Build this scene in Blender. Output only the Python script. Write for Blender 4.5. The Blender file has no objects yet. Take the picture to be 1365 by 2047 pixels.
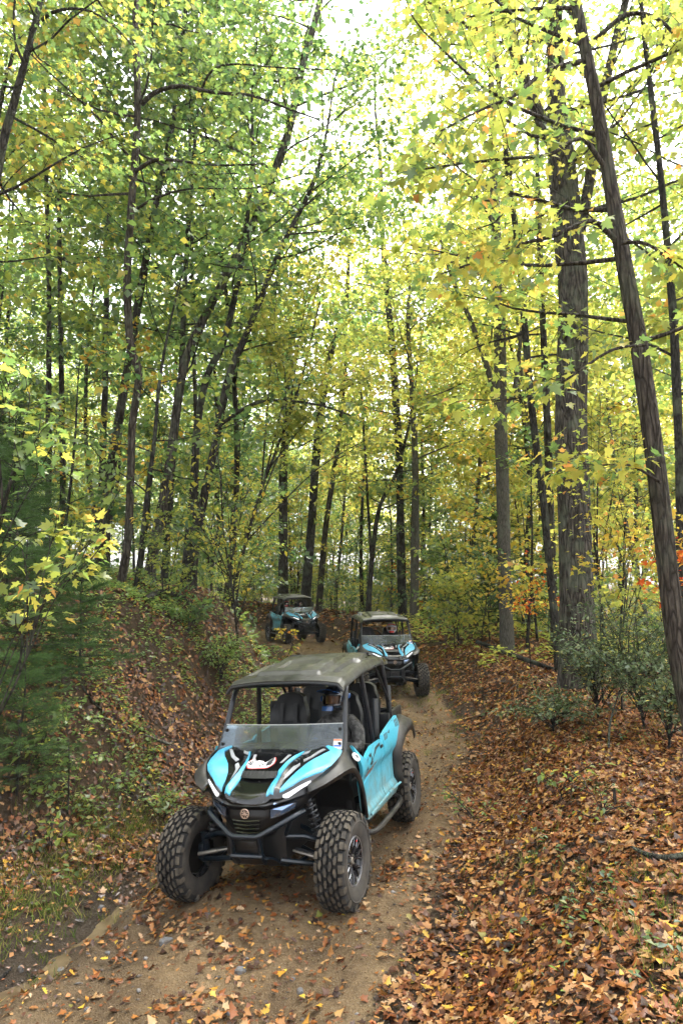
import bpy, bmesh, math, random
import numpy as np
from mathutils import Vector, Matrix, Euler

R_ = math.radians
scene = bpy.context.scene
COL = scene.collection

# ------------------------------------------------------------------ camera, sky, sun, exposure
CAM_H, CAM_PITCH, FPX, CX, CY = 2.4, R_(7.0), 1365.0, 682.5, 1023.5
cam_d = bpy.data.cameras.new('camera')
cam_d.sensor_fit = 'VERTICAL'
cam_d.sensor_height = 36.0
cam_d.sensor_width = 24.0
cam_d.lens = 24.0
cam_d.clip_start = 0.05
cam_d.clip_end = 2000.0
cam = bpy.data.objects.new('camera', cam_d)
COL.objects.link(cam)
cam.location = (0, 0, CAM_H)
cam.rotation_euler = (R_(90) + CAM_PITCH, 0, 0)
scene.camera = cam

SUN_EL, SUN_AZ = R_(60), R_(42)      # azimuth measured from +Y (view direction) towards +X
world = bpy.data.worlds.new('World')
scene.world = world
world.use_nodes = True
nt = world.node_tree
nt.nodes.clear()
sky = nt.nodes.new('ShaderNodeTexSky')
sky.sky_type = 'NISHITA'
sky.sun_disc = False
sky.sun_elevation = SUN_EL
sky.sun_rotation = SUN_AZ
sky.air_density = 1.0
sky.dust_density = 6.0
sky.ozone_density = 1.0
hsv = nt.nodes.new('ShaderNodeHueSaturation')   # bright thin overcast: the sky has hardly any colour
hsv.inputs['Saturation'].default_value = 0.22
bg = nt.nodes.new('ShaderNodeBackground')
bg.inputs['Strength'].default_value = 0.15
wo = nt.nodes.new('ShaderNodeOutputWorld')
nt.links.new(sky.outputs[0], hsv.inputs['Color'])
nt.links.new(hsv.outputs[0], bg.inputs['Color'])
nt.links.new(bg.outputs[0], wo.inputs['Surface'])

sun_d = bpy.data.lights.new('sun', 'SUN')
sun_d.energy = 1.05
sun_d.angle = R_(14)
sun_d.color = (1.0, 0.95, 0.86)
sun = bpy.data.objects.new('sun', sun_d)
COL.objects.link(sun)
sun.location = (0, 0, 40)
_sd = Vector((math.sin(SUN_AZ) * math.cos(SUN_EL), math.cos(SUN_AZ) * math.cos(SUN_EL), math.sin(SUN_EL)))
sun.rotation_euler = _sd.to_track_quat('Z', 'Y').to_euler()

scene.view_settings.view_transform = 'Standard'
scene.view_settings.look = 'None'
scene.view_settings.gamma = 1.0
scene.view_settings.use_curve_mapping = False
scene.view_settings.exposure = 2.85

scene.render.engine = 'CYCLES'
cy = scene.cycles
cy.use_denoising = True
cy.denoiser = 'OPENIMAGEDENOISE'
cy.denoising_input_passes = 'RGB_ALBEDO_NORMAL'
cy.max_bounces = 6
cy.diffuse_bounces = 3
cy.glossy_bounces = 2
cy.transmission_bounces = 4
cy.transparent_max_bounces = 6
cy.caustics_reflective = False
cy.caustics_refractive = False
cy.sample_clamp_indirect = 6.0
cy.use_adaptive_sampling = True
cy.adaptive_threshold = 0.03
cy.use_light_tree = False

# ------------------------------------------------------------------ helpers
def ray(px, py):
    a, b = (px - CX) / FPX, -(py - CY) / FPX
    c, s = math.cos(CAM_PITCH), math.sin(CAM_PITCH)
    return (a, c - b * s, s + b * c)

def at(px, py, Y):
    """world point seen in the photograph at (px, py), Y metres ahead"""
    r = ray(px, py)
    t = Y / r[1]
    return Vector((r[0] * t, Y, CAM_H + r[2] * t))

def tag(o, label=None, cat=None, group=None, kind=None):
    if label: o['label'] = label
    if cat: o['category'] = cat
    if group: o['group'] = group
    if kind: o['kind'] = kind
    return o

def link(name, data, parent=None):
    o = bpy.data.objects.new(name, data)
    COL.objects.link(o)
    if parent is not None:
        o.parent = parent
    return o

def empty(name, loc=(0, 0, 0), rot=(0, 0, 0)):
    o = link(name, None)
    o.location = loc
    o.rotation_euler = rot
    o.empty_display_size = 0.1
    return o

def copy_tree(o, parent=None, skip=()):
    c = o.copy()
    COL.objects.link(c)
    c.parent = parent
    for ch in list(o.children):
        if ch.name.split('.')[0] in skip:
            continue
        copy_tree(ch, c, skip)
    return c

def np_mesh(name, V, F, mats, midx=None, smooth=False):
    """V (n,3) floats, F (m,k) ints all with the same k"""
    me = bpy.data.meshes.new(name)
    V = np.ascontiguousarray(V, dtype=np.float32)
    F = np.ascontiguousarray(F, dtype=np.int32)
    m, k = F.shape
    me.vertices.add(len(V)); me.vertices.foreach_set('co', V.ravel())
    me.loops.add(m * k); me.loops.foreach_set('vertex_index', F.ravel())
    me.polygons.add(m)
    me.polygons.foreach_set('loop_start', np.arange(0, m * k, k, dtype=np.int32))
    me.polygons.foreach_set('loop_total', np.full(m, k, dtype=np.int32))
    if midx is not None:
        me.polygons.foreach_set('material_index', np.ascontiguousarray(midx, dtype=np.int32))
    if smooth:
        me.polygons.foreach_set('use_smooth', np.ones(m, dtype=bool))
    for mt in mats:
        me.materials.append(mt)
    me.update(calc_edges=True)
    me.validate()
    return me

class MB:
    """collects shapes for ONE mesh object"""
    def __init__(self):
        self.V, self.F, self.M = [], [], []
    def add(self, vs, fs, m=0):
        o = len(self.V)
        self.V += [tuple(v) for v in vs]
        for f in fs:
            self.F.append(tuple(i + o for i in f)); self.M.append(m)
        return self
    def tube(self, path, r, n=10, m=0, caps=True, closed=False, smooth=0):
        P = [Vector(p) for p in path]
        if smooth:
            P = catmull(P, smooth)
        rs = r if isinstance(r, (list, tuple)) else [r] * len(P)
        if len(rs) != len(P):
            rs = list(np.interp(np.linspace(0, 1, len(P)), np.linspace(0, 1, len(rs)), rs))
        vs, fs = [], []
        up = None
        N = len(P)
        for i, p in enumerate(P):
            if closed:
                t = (P[(i + 1) % N] - P[i - 1]).normalized()
            else:
                t = (P[min(i + 1, N - 1)] - P[max(i - 1, 0)]).normalized()
            if up is None:
                up = t.orthogonal().normalized()
            else:
                up = (up - t * up.dot(t))
                up = up.normalized() if up.length > 1e-6 else t.orthogonal().normalized()
            b = t.cross(up)
            for k in range(n):
                a = 2 * math.pi * k / n
                vs.append(p + (up * math.cos(a) + b * math.sin(a)) * rs[i])
        for i in range(N if closed else N - 1):
            j = (i + 1) % N
            for k in range(n):
                k2 = (k + 1) % n
                fs.append((i * n + k, i * n + k2, j * n + k2, j * n + k))
        if caps and not closed:
            fs.append(tuple(range(n - 1, -1, -1)))
            fs.append(tuple((N - 1) * n + k for k in range(n)))
        return self.add(vs, fs, m)
    def lathe(self, prof, n=32, axis='X', c=(0, 0, 0), m=0, closed=False):
        """prof: [(radius, along axis)]"""
        vs, fs = [], []
        for r, h in prof:
            for k in range(n):
                a = 2 * math.pi * k / n
                u, v = r * math.cos(a), r * math.sin(a)
                if axis == 'X': q = (h, u, v)
                elif axis == 'Y': q = (u, h, v)
                else: q = (u, v, h)
                vs.append((q[0] + c[0], q[1] + c[1], q[2] + c[2]))
        L = len(prof)
        for i in range(L if closed else L - 1):
            j = (i + 1) % L
            for k in range(n):
                k2 = (k + 1) % n
                fs.append((i * n + k, i * n + k2, j * n + k2, j * n + k))
        return self.add(vs, fs, m)
    def rbox(self, c, s, bev=0.01, rot=None, m=0, seg=2, taper=None):
        bm = bmesh.new()
        bmesh.ops.create_cube(bm, size=1.0)
        for v in bm.verts:
            if taper and v.co.z > 0:
                v.co.x *= taper[0]; v.co.y *= taper[1]
            v.co = Vector((v.co.x * s[0], v.co.y * s[1], v.co.z * s[2]))
        if bev:
            bmesh.ops.bevel(bm, geom=list(bm.edges), offset=min(bev, min(s) * .48), segments=seg, profile=.6, affect='EDGES')
        M = Matrix.Translation(c)
        if rot is not None:
            M = M @ Euler(rot).to_matrix().to_4x4()
        bmesh.ops.transform(bm, matrix=M, verts=bm.verts)
        bm.verts.index_update()
        self.add([v.co[:] for v in bm.verts], [[v.index for v in f.verts] for f in bm.faces], m)
        bm.free()
        return self
    def prism(self, pts, fn, t, m=0):
        """polygon pts (u,v); fn(u,v,w)->xyz; from w=0 to w=t"""
        n = len(pts)
        vs = [fn(u, v, 0) for u, v in pts] + [fn(u, v, t) for u, v in pts]
        fs = [tuple(range(n - 1, -1, -1)), tuple(range(n, 2 * n))]
        for i in range(n):
            j = (i + 1) % n
            fs.append((i, j, n + j, n + i))
        return self.add(vs, fs, m)
    def grid(self, fn, nu, nv, m=0, thick=None):
        """fn(u,v) with u,v in 0..1 -> xyz. thick: offset vector of a second sheet that closes it"""
        vs = [fn(i / nu, j / nv) for j in range(nv + 1) for i in range(nu + 1)]
        W = nu + 1
        fs = [(j * W + i, j * W + i + 1, (j + 1) * W + i + 1, (j + 1) * W + i) for j in range(nv) for i in range(nu)]
        if thick is not None:
            n = len(vs)
            t = Vector(thick)
            vs = vs + [tuple(Vector(v) + t) for v in vs]
            fs = fs + [tuple(n + k for k in reversed(f)) for f in fs]
            loop = [i for i in range(W)] + [j * W + nu for j in range(1, nv + 1)] + [nv * W + i for i in range(nu - 1, -1, -1)] + [j * W for j in range(nv - 1, 0, -1)]
            for a in range(len(loop)):
                b = (a + 1) % len(loop)
                fs.append((loop[a], n + loop[a], n + loop[b], loop[b]))
        return self.add(vs, fs, m)
    def build(self, name, mats, parent=None, smooth=35):
        me = bpy.data.meshes.new(name)
        me.from_pydata(self.V, [], self.F)
        if not isinstance(mats, (list, tuple)): mats = [mats]
        for mt in mats: me.materials.append(mt)
        me.polygons.foreach_set('material_index', np.array(self.M, dtype=np.int32))
        me.validate()
        bm = bmesh.new(); bm.from_mesh(me)
        bmesh.ops.recalc_face_normals(bm, faces=bm.faces)
        bm.to_mesh(me); bm.free()
        if smooth:
            me.polygons.foreach_set('use_smooth', np.ones(len(me.polygons), dtype=bool))
            me.set_sharp_from_angle(angle=R_(smooth))
        me.update()
        return link(name, me, parent)

def catmull(P, k):
    P = [Vector(p) for p in P]
    out = []
    n = len(P)
    for i in range(n - 1):
        p0 = P[i - 1] if i > 0 else P[0] * 2 - P[1]
        p1, p2 = P[i], P[i + 1]
        p3 = P[i + 2] if i + 2 < n else P[-1] * 2 - P[-2]
        for q in range(k):
            t = q / k
            out.append(0.5 * ((2 * p1) + (p2 - p0) * t + (2 * p0 - 5 * p1 + 4 * p2 - p3) * t * t + (3 * p1 - p0 - 3 * p2 + p3) * t ** 3))
    out.append(P[-1])
    return out

def sstep(a, b, x):
    t = np.clip((np.asarray(x, dtype=float) - a) / (b - a), 0, 1)
    return t * t * (3 - 2 * t)

# ------------------------------------------------------------------ materials
def mat(name, col=(.5, .5, .5), rough=.6, metal=0.0, spec=.5, coat=0.0, emis=None, es=0.0):
    m = bpy.data.materials.new(name)
    m.use_nodes = True
    b = m.node_tree.nodes['Principled BSDF']
    b.inputs['Base Color'].default_value = (*col, 1)
    b.inputs['Roughness'].default_value = rough
    b.inputs['Metallic'].default_value = metal
    b.inputs['Specular IOR Level'].default_value = spec
    b.inputs['Coat Weight'].default_value = coat
    if emis:
        b.inputs['Emission Color'].default_value = (*emis, 1)
        b.inputs['Emission Strength'].default_value = es
    return m

def N(m, t, **kw):
    n = m.node_tree.nodes.new(t)
    for k, v in kw.items():
        if k in n.inputs: n.inputs[k].default_value = v
        else: setattr(n, k, v)
    return n

def L(m, a, b):
    m.node_tree.links.new(a, b)

def coords(m, scale=(1, 1, 1), kind='Object'):
    tc = N(m, 'ShaderNodeTexCoord')
    mp = N(m, 'ShaderNodeMapping')
    mp.inputs['Scale'].default_value = scale
    L(m, tc.outputs[kind], mp.inputs['Vector'])
    return mp.outputs[0]

def noise(m, vec, scale, detail=4, rough=.55):
    n = N(m, 'ShaderNodeTexNoise')
    n.inputs['Scale'].default_value = scale
    n.inputs['Detail'].default_value = detail
    n.inputs['Roughness'].default_value = rough
    if vec is not None: L(m, vec, n.inputs['Vector'])
    return n.outputs['Fac']

def ramp(m, fac, stops, interp='LINEAR'):
    r = N(m, 'ShaderNodeValToRGB')
    r.color_ramp.interpolation = interp
    e = r.color_ramp.elements
    while len(e) > 1: e.remove(e[-1])
    e[0].position = stops[0][0]; c = stops[0][1]; e[0].color = (*c, 1) if len(c) == 3 else c
    for p, c in stops[1:]:
        x = e.new(p); x.color = (*c, 1) if len(c) == 3 else c
    L(m, fac, r.inputs[0])
    return r.outputs[0]

def mixc(m, fac, a, b, mode='MIX'):
    n = N(m, 'ShaderNodeMix', data_type='RGBA', blend_type=mode)
    if isinstance(fac, (int, float)): n.inputs[0].default_value = fac
    else: L(m, fac, n.inputs[0])
    for i, v in ((6, a), (7, b)):
        if isinstance(v, tuple): n.inputs[i].default_value = (*v, 1)
        else: L(m, v, n.inputs[i])
    return n.outputs[2]

def bump(m, h, strength=.5, dist=.02):
    b = N(m, 'ShaderNodeBump')
    b.inputs['Strength'].default_value = strength
    b.inputs['Distance'].default_value = dist
    L(m, h, b.inputs['Height'])
    return b.outputs[0]

def bsdf(m):
    return m.node_tree.nodes['Principled BSDF']

def dirty(name, col, dirt, rough=.4, lo=.45, hi=.62, scale=7.0, spec=.5, coat=0.0, bmp=0.0, zdirt=None):
    """paint or plastic with patches of dried mud; zdirt=(z0,z1): splashed mud that thins out upwards"""
    m = mat(name, col, rough, spec=spec, coat=coat)
    v = coords(m)
    f = noise(m, v, scale, 6, .65)
    if zdirt:
        sep = N(m, 'ShaderNodeSeparateXYZ'); L(m, v, sep.inputs[0])
        mr = N(m, 'ShaderNodeMapRange'); L(m, sep.outputs['Z'], mr.inputs[0])
        mr.inputs[1].default_value = zdirt[0]; mr.inputs[2].default_value = zdirt[1]
        mr.inputs[3].default_value = .28; mr.inputs[4].default_value = -.1
        ad = N(m, 'ShaderNodeMath', operation='ADD'); L(m, f, ad.inputs[0]); L(m, mr.outputs[0], ad.inputs[1])
        f = ad.outputs[0]
    k = ramp(m, f, [(lo, (0, 0, 0)), (hi, (1, 1, 1))])
    L(m, mixc(m, k, col, dirt), bsdf(m).inputs['Base Color'])
    r = N(m, 'ShaderNodeMapRange'); L(m, k, r.inputs[0]); r.inputs[3].default_value = rough; r.inputs[4].default_value = .9
    L(m, r.outputs[0], bsdf(m).inputs['Roughness'])
    if bmp:
        L(m, bump(m, noise(m, v, scale * 12, 3), bmp, .004), bsdf(m).inputs['Normal'])
    return m

DUST = (.20, .155, .10)
M = {}
M['cyan'] = dirty('cyan_bodywork', (.055, .39, .60), (.17, .25, .25), .30, .42, .88, 7, coat=.2)
M['cyan_door'] = dirty('cyan_door_bodywork', (.05, .37, .50), (.15, .17, .13), .32, .42, .90, 7, coat=.2, zdirt=(.45, 1.0))
M['black_gloss'] = dirty('glossy_black_bodywork', (.004, .0042, .0046), (.028, .025, .021), .14, .56, .95, 9, coat=.3)
M['black_plastic'] = dirty('black_plastic', (.004, .0042, .0046), (.020, .0165, .012), .34, .5, .95, 8, bmp=.2)
M['flare'] = dirty('muddy_fender_plastic', (.006, .006, .006), (.048, .038, .027), .40, .44, .85, 6, bmp=.3)
M['frame'] = dirty('dark_blue_frame_paint', (.003, .007, .012), (.020, .017, .013), .28, .55, .95, 9)
M['roof'] = dirty('dusty_roof_plastic', (.007, .0075, .0065), (.024, .0235, .017), .22, .32, .85, 3.0, spec=.7, coat=.35)
M['cage'] = dirty('black_cage_tube', (.005, .006, .009), (.024, .024, .02), .28, .5, .85, 10)
M['rubber'] = dirty('tyre_rubber', (.006, .006, .0055), (.026, .022, .017), .8, .42, .8, 8)
M['lug'] = dirty('dusty_tread_rubber', (.018, .0155, .0125), (.105, .086, .060), .85, .32, .70, 14)
M['sidewall'] = dirty('dusty_tyre_sidewall', (.022, .0195, .0165), (.066, .056, .043), .85, .35, .72, 9)
M['rim'] = dirty('dark_alloy', (.010, .0105, .012), (.05, .043, .034), .22, .55, .95, 12)
M['rim_edge'] = mat('machined_alloy', (.32, .33, .35), .30, metal=.9)
M['steel'] = mat('spring_steel', (.035, .037, .04), .3, metal=.5)
M['bright_steel'] = mat('bare_steel', (.22, .20, .17), .45, metal=.7)
M['led'] = mat('lit_headlight', (.6, .62, .65), .2, emis=(.95, .97, 1.0), es=.16)
M['lamp_glass'] = mat('lamp_glass', (.16, .24, .38), .10, metal=.85, coat=1)
M['grey_gfx'] = dirty('grey_graphic', (.28, .29, .30), (.16, .15, .13), .35, .5, .9, 9)
M['dark_gfx'] = mat('charcoal_graphic', (.03, .032, .035), .4)
M['white'] = mat('white_vinyl', (.78, .78, .77), .4)
M['red'] = mat('red_vinyl', (.55, .03, .02), .4)
M['orange'] = mat('orange_vinyl', (.50, .12, .03), .5)
M['brown_text'] = mat('rusty_orange_lettering', (.24, .10, .05), .6)
M['blue'] = mat('blue_vinyl', (.03, .10, .40), .4)
M['silver'] = mat('copper_silver_badge', (.50, .36, .27), .32, metal=.6)
M['seat'] = dirty('black_seat_vinyl', (.005, .0055, .006), (.016, .0155, .015), .45, .5, .95, 8, bmp=.2)
M['seat_grey'] = mat('charcoal_seat_fabric', (.016, .0175, .02), .8)
M['belt'] = mat('seat_belt_webbing', (.035, .035, .036), .8)
M['cockpit'] = mat('cockpit_plastic', (.0035, .0038, .004), .5)

def glass_mat():
    m = bpy.data.materials.new('scratched_polycarbonate')
    m.use_nodes = True
    t = m.node_tree; t.nodes.clear()
    out = N(m, 'ShaderNodeOutputMaterial')
    tr = N(m, 'ShaderNodeBsdfTransparent'); tr.inputs[0].default_value = (.72, .76, .76, 1)
    gl = N(m, 'ShaderNodeBsdfGlossy'); gl.inputs['Roughness'].default_value = .16; gl.inputs[0].default_value = (.55, .62, .70, 1)
    df = N(m, 'ShaderNodeBsdfDiffuse'); df.inputs[0].default_value = (.30, .31, .29, 1)
    fr = N(m, 'ShaderNodeFresnel'); fr.inputs[0].default_value = 1.5
    v = coords(m)
    k = ramp(m, noise(m, v, 9, 5), [(.3, (.05, .05, .05)), (.75, (.17, .17, .17))])
    m1 = N(m, 'ShaderNodeMixShader'); L(m, k, m1.inputs[0]); L(m, tr.outputs[0], m1.inputs[1]); L(m, df.outputs[0], m1.inputs[2])
    m2 = N(m, 'ShaderNodeMixShader'); L(m, fr.outputs[0], m2.inputs[0]); L(m, m1.outputs[0], m2.inputs[1]); L(m, gl.outputs[0], m2.inputs[2])
    L(m, m2.outputs[0], out.inputs[0])
    return m
M['glass'] = glass_mat()
# ------------------------------------------------------------------ terrain: trail, left bank, right shoulder, hills
_ctrl = [(-4.2, -3.0), (-3.1, 0.0), (-2.05, 2.2), (-1.35, 4.2), (-.68, 6.2), (-.30, 7.4), (.12, 9.0), (.62, 11.4), (.98, 14.3), (.92, 17.5), (.35, 21.0), (-.75, 25.2), (-2.15, 28.4), (-4.6, 31.6), (-8.2, 34.0), (-13.5, 35.6), (-20, 36.5)]
_cl = np.array([(p.x, p.y) for p in catmull([Vector((a, b, 0)) for a, b in _ctrl], 14)])
_cd = np.gradient(_cl, axis=0); _cd /= np.linalg.norm(_cd, axis=1)[:, None]
_cb = np.interp(_cl[:, 1], [-3, 4, 7.4, 12, 17.5, 22, 28.4, 33, 37], [-.42, -.30, -.24, -.13, .05, .22, .54, .85, 1.2])
_cb[_cl[:, 0] < -5] += (-5 - _cl[_cl[:, 0] < -5, 0]) * .09

_cs = np.concatenate([[0], np.cumsum(np.linalg.norm(np.diff(_cl, axis=0), axis=1))])

_rng = np.random.default_rng(3)
_perm = _rng.permutation(256)
_grad = _rng.uniform(-1, 1, 256)
def vnoise(x, y):
    xi, yi = np.floor(x).astype(int), np.floor(y).astype(int)
    fx, fy = x - xi, y - yi
    ux, uy = fx * fx * (3 - 2 * fx), fy * fy * (3 - 2 * fy)
    h = lambda a, b: _grad[_perm[(_perm[a & 255] + b) & 255]]
    return (h(xi, yi) * (1 - ux) + h(xi + 1, yi) * ux) * (1 - uy) + (h(xi, yi + 1) * (1 - ux) + h(xi + 1, yi + 1) * ux) * uy
def fbm(x, y, o=4):
    s, a = 0, 1.0
    for k in range(o):
        s = s + a * vnoise(x * 2 ** k + 17.3 * k, y * 2 ** k - 9.1 * k); a *= .5
    return s

def trail_coords(x, y, full=False):
    """signed distance from the trail's centre line (right +) and height of the trail bed there"""
    x = np.atleast_1d(np.asarray(x, float)); y = np.atleast_1d(np.asarray(y, float))
    sh = x.shape; x = x.ravel(); y = y.ravel()
    s = np.empty_like(x); b = np.empty_like(x); ty = np.empty_like(x); tl = np.empty_like(x)
    for i in range(0, len(x), 20000):
        dx = x[i:i + 20000, None] - _cl[None, :, 0]; dy = y[i:i + 20000, None] - _cl[None, :, 1]
        k = np.argmin(dx * dx + dy * dy, axis=1)
        r = np.arange(len(k))
        ddx, ddy = dx[r, k], dy[r, k]
        cr = _cd[k, 1] * ddx - _cd[k, 0] * ddy
        s[i:i + 20000] = np.sign(cr) * np.hypot(ddx, ddy)
        b[i:i + 20000] = _cb[k]; ty[i:i + 20000] = _cl[k, 1]
        tl[i:i + 20000] = _cs[k] + ddx * _cd[k, 0] + ddy * _cd[k, 1]
    if full: return s.reshape(sh), tl.reshape(sh)
    return s.reshape(sh), b.reshape(sh), ty.reshape(sh)

_riv = np.array([(p.x, p.y) for p in catmull([Vector((a, b, 0)) for a, b in ((-2.95, 3.6), (-2.72, 4.15), (-2.68, 4.55), (-2.45, 4.85), (-2.46, 5.2), (-2.22, 5.5), (-2.20, 5.85), (-2.02, 6.1), (-1.98, 6.4), (-1.86, 6.7))], 4)])
def seg_dist(x, y, P):
    d = np.full(np.shape(x), 1e9)
    for a, b in zip(P[:-1], P[1:]):
        ab = b - a; t = np.clip(((x - a[0]) * ab[0] + (y - a[1]) * ab[1]) / (ab @ ab), 0, 1)
        d = np.minimum(d, np.hypot(x - a[0] - t * ab[0], y - a[1] - t * ab[1]))
    return d

_pads = []       # where tyres press the dirt: (x, y, dz)
def ground_z(x, y, fine=True):
    x = np.asarray(x, float); y = np.asarray(y, float)
    s, b, ty = trail_coords(x, y)
    near = 1 - sstep(9, 13, ty)
    foot = np.interp(ty, [0, 4, 7, 10, 13, 16, 19, 25, 29, 32], [3.1, 2.75, 2.35, 2.0, 1.8, 2.0, 2.6, 2.9, 2.2, 1.8])
    L_ = -s - foot
    hgt = np.interp(ty, [0, 6, 12, 20, 27, 31, 36], [2.0, 2.3, 2.35, 2.2, 1.9, 1.5, .8])
    bank = hgt * sstep(-.15, 2.2, L_ + .12 * fbm(x * .8, y * .8, 2)) + np.maximum(0, L_ - 1.5) * .16
    left_low = .10 * sstep(1.25, 2.2, -s)
    Rr = s - 1.25
    rb = .72 * sstep(0, 1.9, Rr + .15 * fbm(x * .6 + 5, y * .6, 2)) + .10 * sstep(1.5, 4, Rr) - 1.7 * sstep(5.5, 13, Rr)
    z = b + np.where(s < 0, left_low + bank, rb)
    z = z + .053 * np.clip(s, -1.4, 1.4) * near
    # far hills close the view
    z = z + 3.5 * sstep(45, 160, y) + 5 * sstep(14, 70, -x) + 1.5 * sstep(25, 90, x)
    off = sstep(1.2, 2.4, np.abs(s))
    z = z + .10 * off * fbm(x * .55, y * .55, 3)
    # wheel ruts, rivulet
    z = z - .085 * np.exp(-((np.abs(s) - .72) / .24) ** 2) * (1 - sstep(30, 36, ty)) + .02 * np.exp(-(s / .3) ** 2)
    dr = seg_dist(x, y, _riv)
    z = z - .12 * np.exp(-(dr / .19) ** 2)
    for px_, py_, dz_ in _pads:
        z = z + dz_ * np.exp(-((x - px_) ** 2 + (y - py_) ** 2) / .45)
    z = z + (.16 * fbm(x * 1.1 + 3, y * 1.1, 3) + .05 * fbm(x * 3.1, y * 3.1, 2)) * sstep(.1, .9, L_) * (s < 0)
    if fine:
        z = z + .030 * fbm(x * 2.3, y * 2.3, 3) * (1 - .85 * np.exp(-(dr / .30) ** 2)) + .018 * fbm(x * 7, y * 7, 3)
    return z
def gz(x, y):
    return float(ground_z(np.array([x]), np.array([y]))[0])

def frame_of(loc, yaw, pitch, roll):
    return Matrix.Translation(loc) @ Matrix.Rotation(R_(yaw), 4, 'Z') @ Matrix.Rotation(R_(pitch), 4, 'X') @ Matrix.Rotation(R_(roll), 4, 'Y')
POSES = [((-.277, 7.31, -.2025), -17.45, 0, -3.7), ((1.0, 17.47, .057), 9.0, -.1, -.5), ((-1.95, 28.37, .552), 24.0, -.2, -.7)]
_new = []
for _P in POSES:
    for _s in (-1, 1):
        for _y in (-1.17, 1.17):
            _w = frame_of(*_P) @ Vector((_s * .705, _y, .008))
            _new.append((_w.x, _w.y, _w.z - gz(_w.x, _w.y)))
_pads += _new

def soil_material():
    m = mat('forest_soil', (.1, .07, .04), .95, spec=.15)
    v = coords(m)
    at_ = N(m, 'ShaderNodeAttribute', attribute_name='trail')
    wet = N(m, 'ShaderNodeAttribute', attribute_name='wet')
    n1 = noise(m, v, 1.6, 6, .6); n2 = noise(m, v, 14, 6, .65); n3 = noise(m, v, 70, 4, .6)
    dirt = ramp(m, n1, [(.32, (.118, .079, .043)), (.5, (.195, .132, .070)), (.68, (.28, .196, .106))])
    dirt = mixc(m, ramp(m, n2, [(.42, (0, 0, 0)), (.70, (.55, .55, .55))]), dirt, (.085, .058, .034))
    dirt = mixc(m, ramp(m, n3, [(.58, (0, 0, 0)), (.66, (.5, .5, .5))]), dirt, (.33, .28, .20))
    soil = ramp(m, n2, [(.35, (.030, .021, .013)), (.55, (.065, .044, .026)), (.72, (.12, .078, .042))])
    edge = N(m, 'ShaderNodeMath', operation='ADD'); L(m, at_.outputs['Fac'], edge.inputs[0])
    sc = N(m, 'ShaderNodeMath', operation='MULTIPLY_ADD'); L(m, n2, sc.inputs[0]); sc.inputs[1].default_value = .9; sc.inputs[2].default_value = -.45
    L(m, sc.outputs[0], edge.inputs[1])
    k = ramp(m, edge.outputs[0], [(.35, (0, 0, 0)), (.65, (1, 1, 1))])
    c = mixc(m, k, soil, dirt)
    c = mixc(m, wet.outputs['Fac'], c, (.045, .036, .028))
    L(m, c, bsdf(m).inputs['Base Color'])
    r = N(m, 'ShaderNodeMapRange'); L(m, wet.outputs['Fac'], r.inputs[0]); r.inputs[3].default_value = .95; r.inputs[4].default_value = .35
    L(m, r.outputs[0], bsdf(m).inputs['Roughness'])
    h = N(m, 'ShaderNodeMath', operation='ADD'); L(m, n2, h.inputs[0]); L(m, n3, h.inputs[1])
    # tread prints pressed into the wheel tracks
    ac = N(m, 'ShaderNodeAttribute', attribute_name='across'); al = N(m, 'ShaderNodeAttribute', attribute_name='along')
    def mth(op, a, b=None, c=None):
        n = N(m, 'ShaderNodeMath', operation=op)
        for i, q in enumerate((a, b, c)):
            if q is None: continue
            if isinstance(q, (int, float)): n.inputs[i].default_value = q
            else: L(m, q, n.inputs[i])
        return n.outputs[0]
    off = mth('SUBTRACT', mth('ABSOLUTE', ac.outputs['Fac']), .72)
    mask = mth('MULTIPLY', mth('GREATER_THAN', .15, mth('ABSOLUTE', off)), ramp(m, n1, [(.40, (0, 0, 0)), (.56, (1, 1, 1))]))
    chev = mth('SINE', mth('ADD', mth('MULTIPLY', al.outputs['Fac'], 68.0), mth('MULTIPLY', mth('ABSOLUTE', off), 38.0)))
    bars = mth('SINE', mth('MULTIPLY', off, 105.0))
    prt = mth('MULTIPLY', mth('MULTIPLY', mth('GREATER_THAN', chev, -.1), mth('GREATER_THAN', bars, -.5)), mask)
    hh = mth('MULTIPLY_ADD', prt, -.55, h.outputs[0])
    L(m, bump(m, hh, 1.0, .045), bsdf(m).inputs['Normal'])
    return m
M['soil'] = soil_material()

def graded(lo, a, b, hi, fine, grow=1.12, cap=8.0):
    mid = list(np.arange(a, b + 1e-6, fine))
    st, x, left = fine, a, []
    while x > lo:
        st = min(st * grow, cap); x -= st; left.append(x)
    st, x, right = fine, b, []
    while x < hi:
        st = min(st * grow, cap); x += st; right.append(x)
    return np.array(left[::-1] + mid + right)

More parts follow.
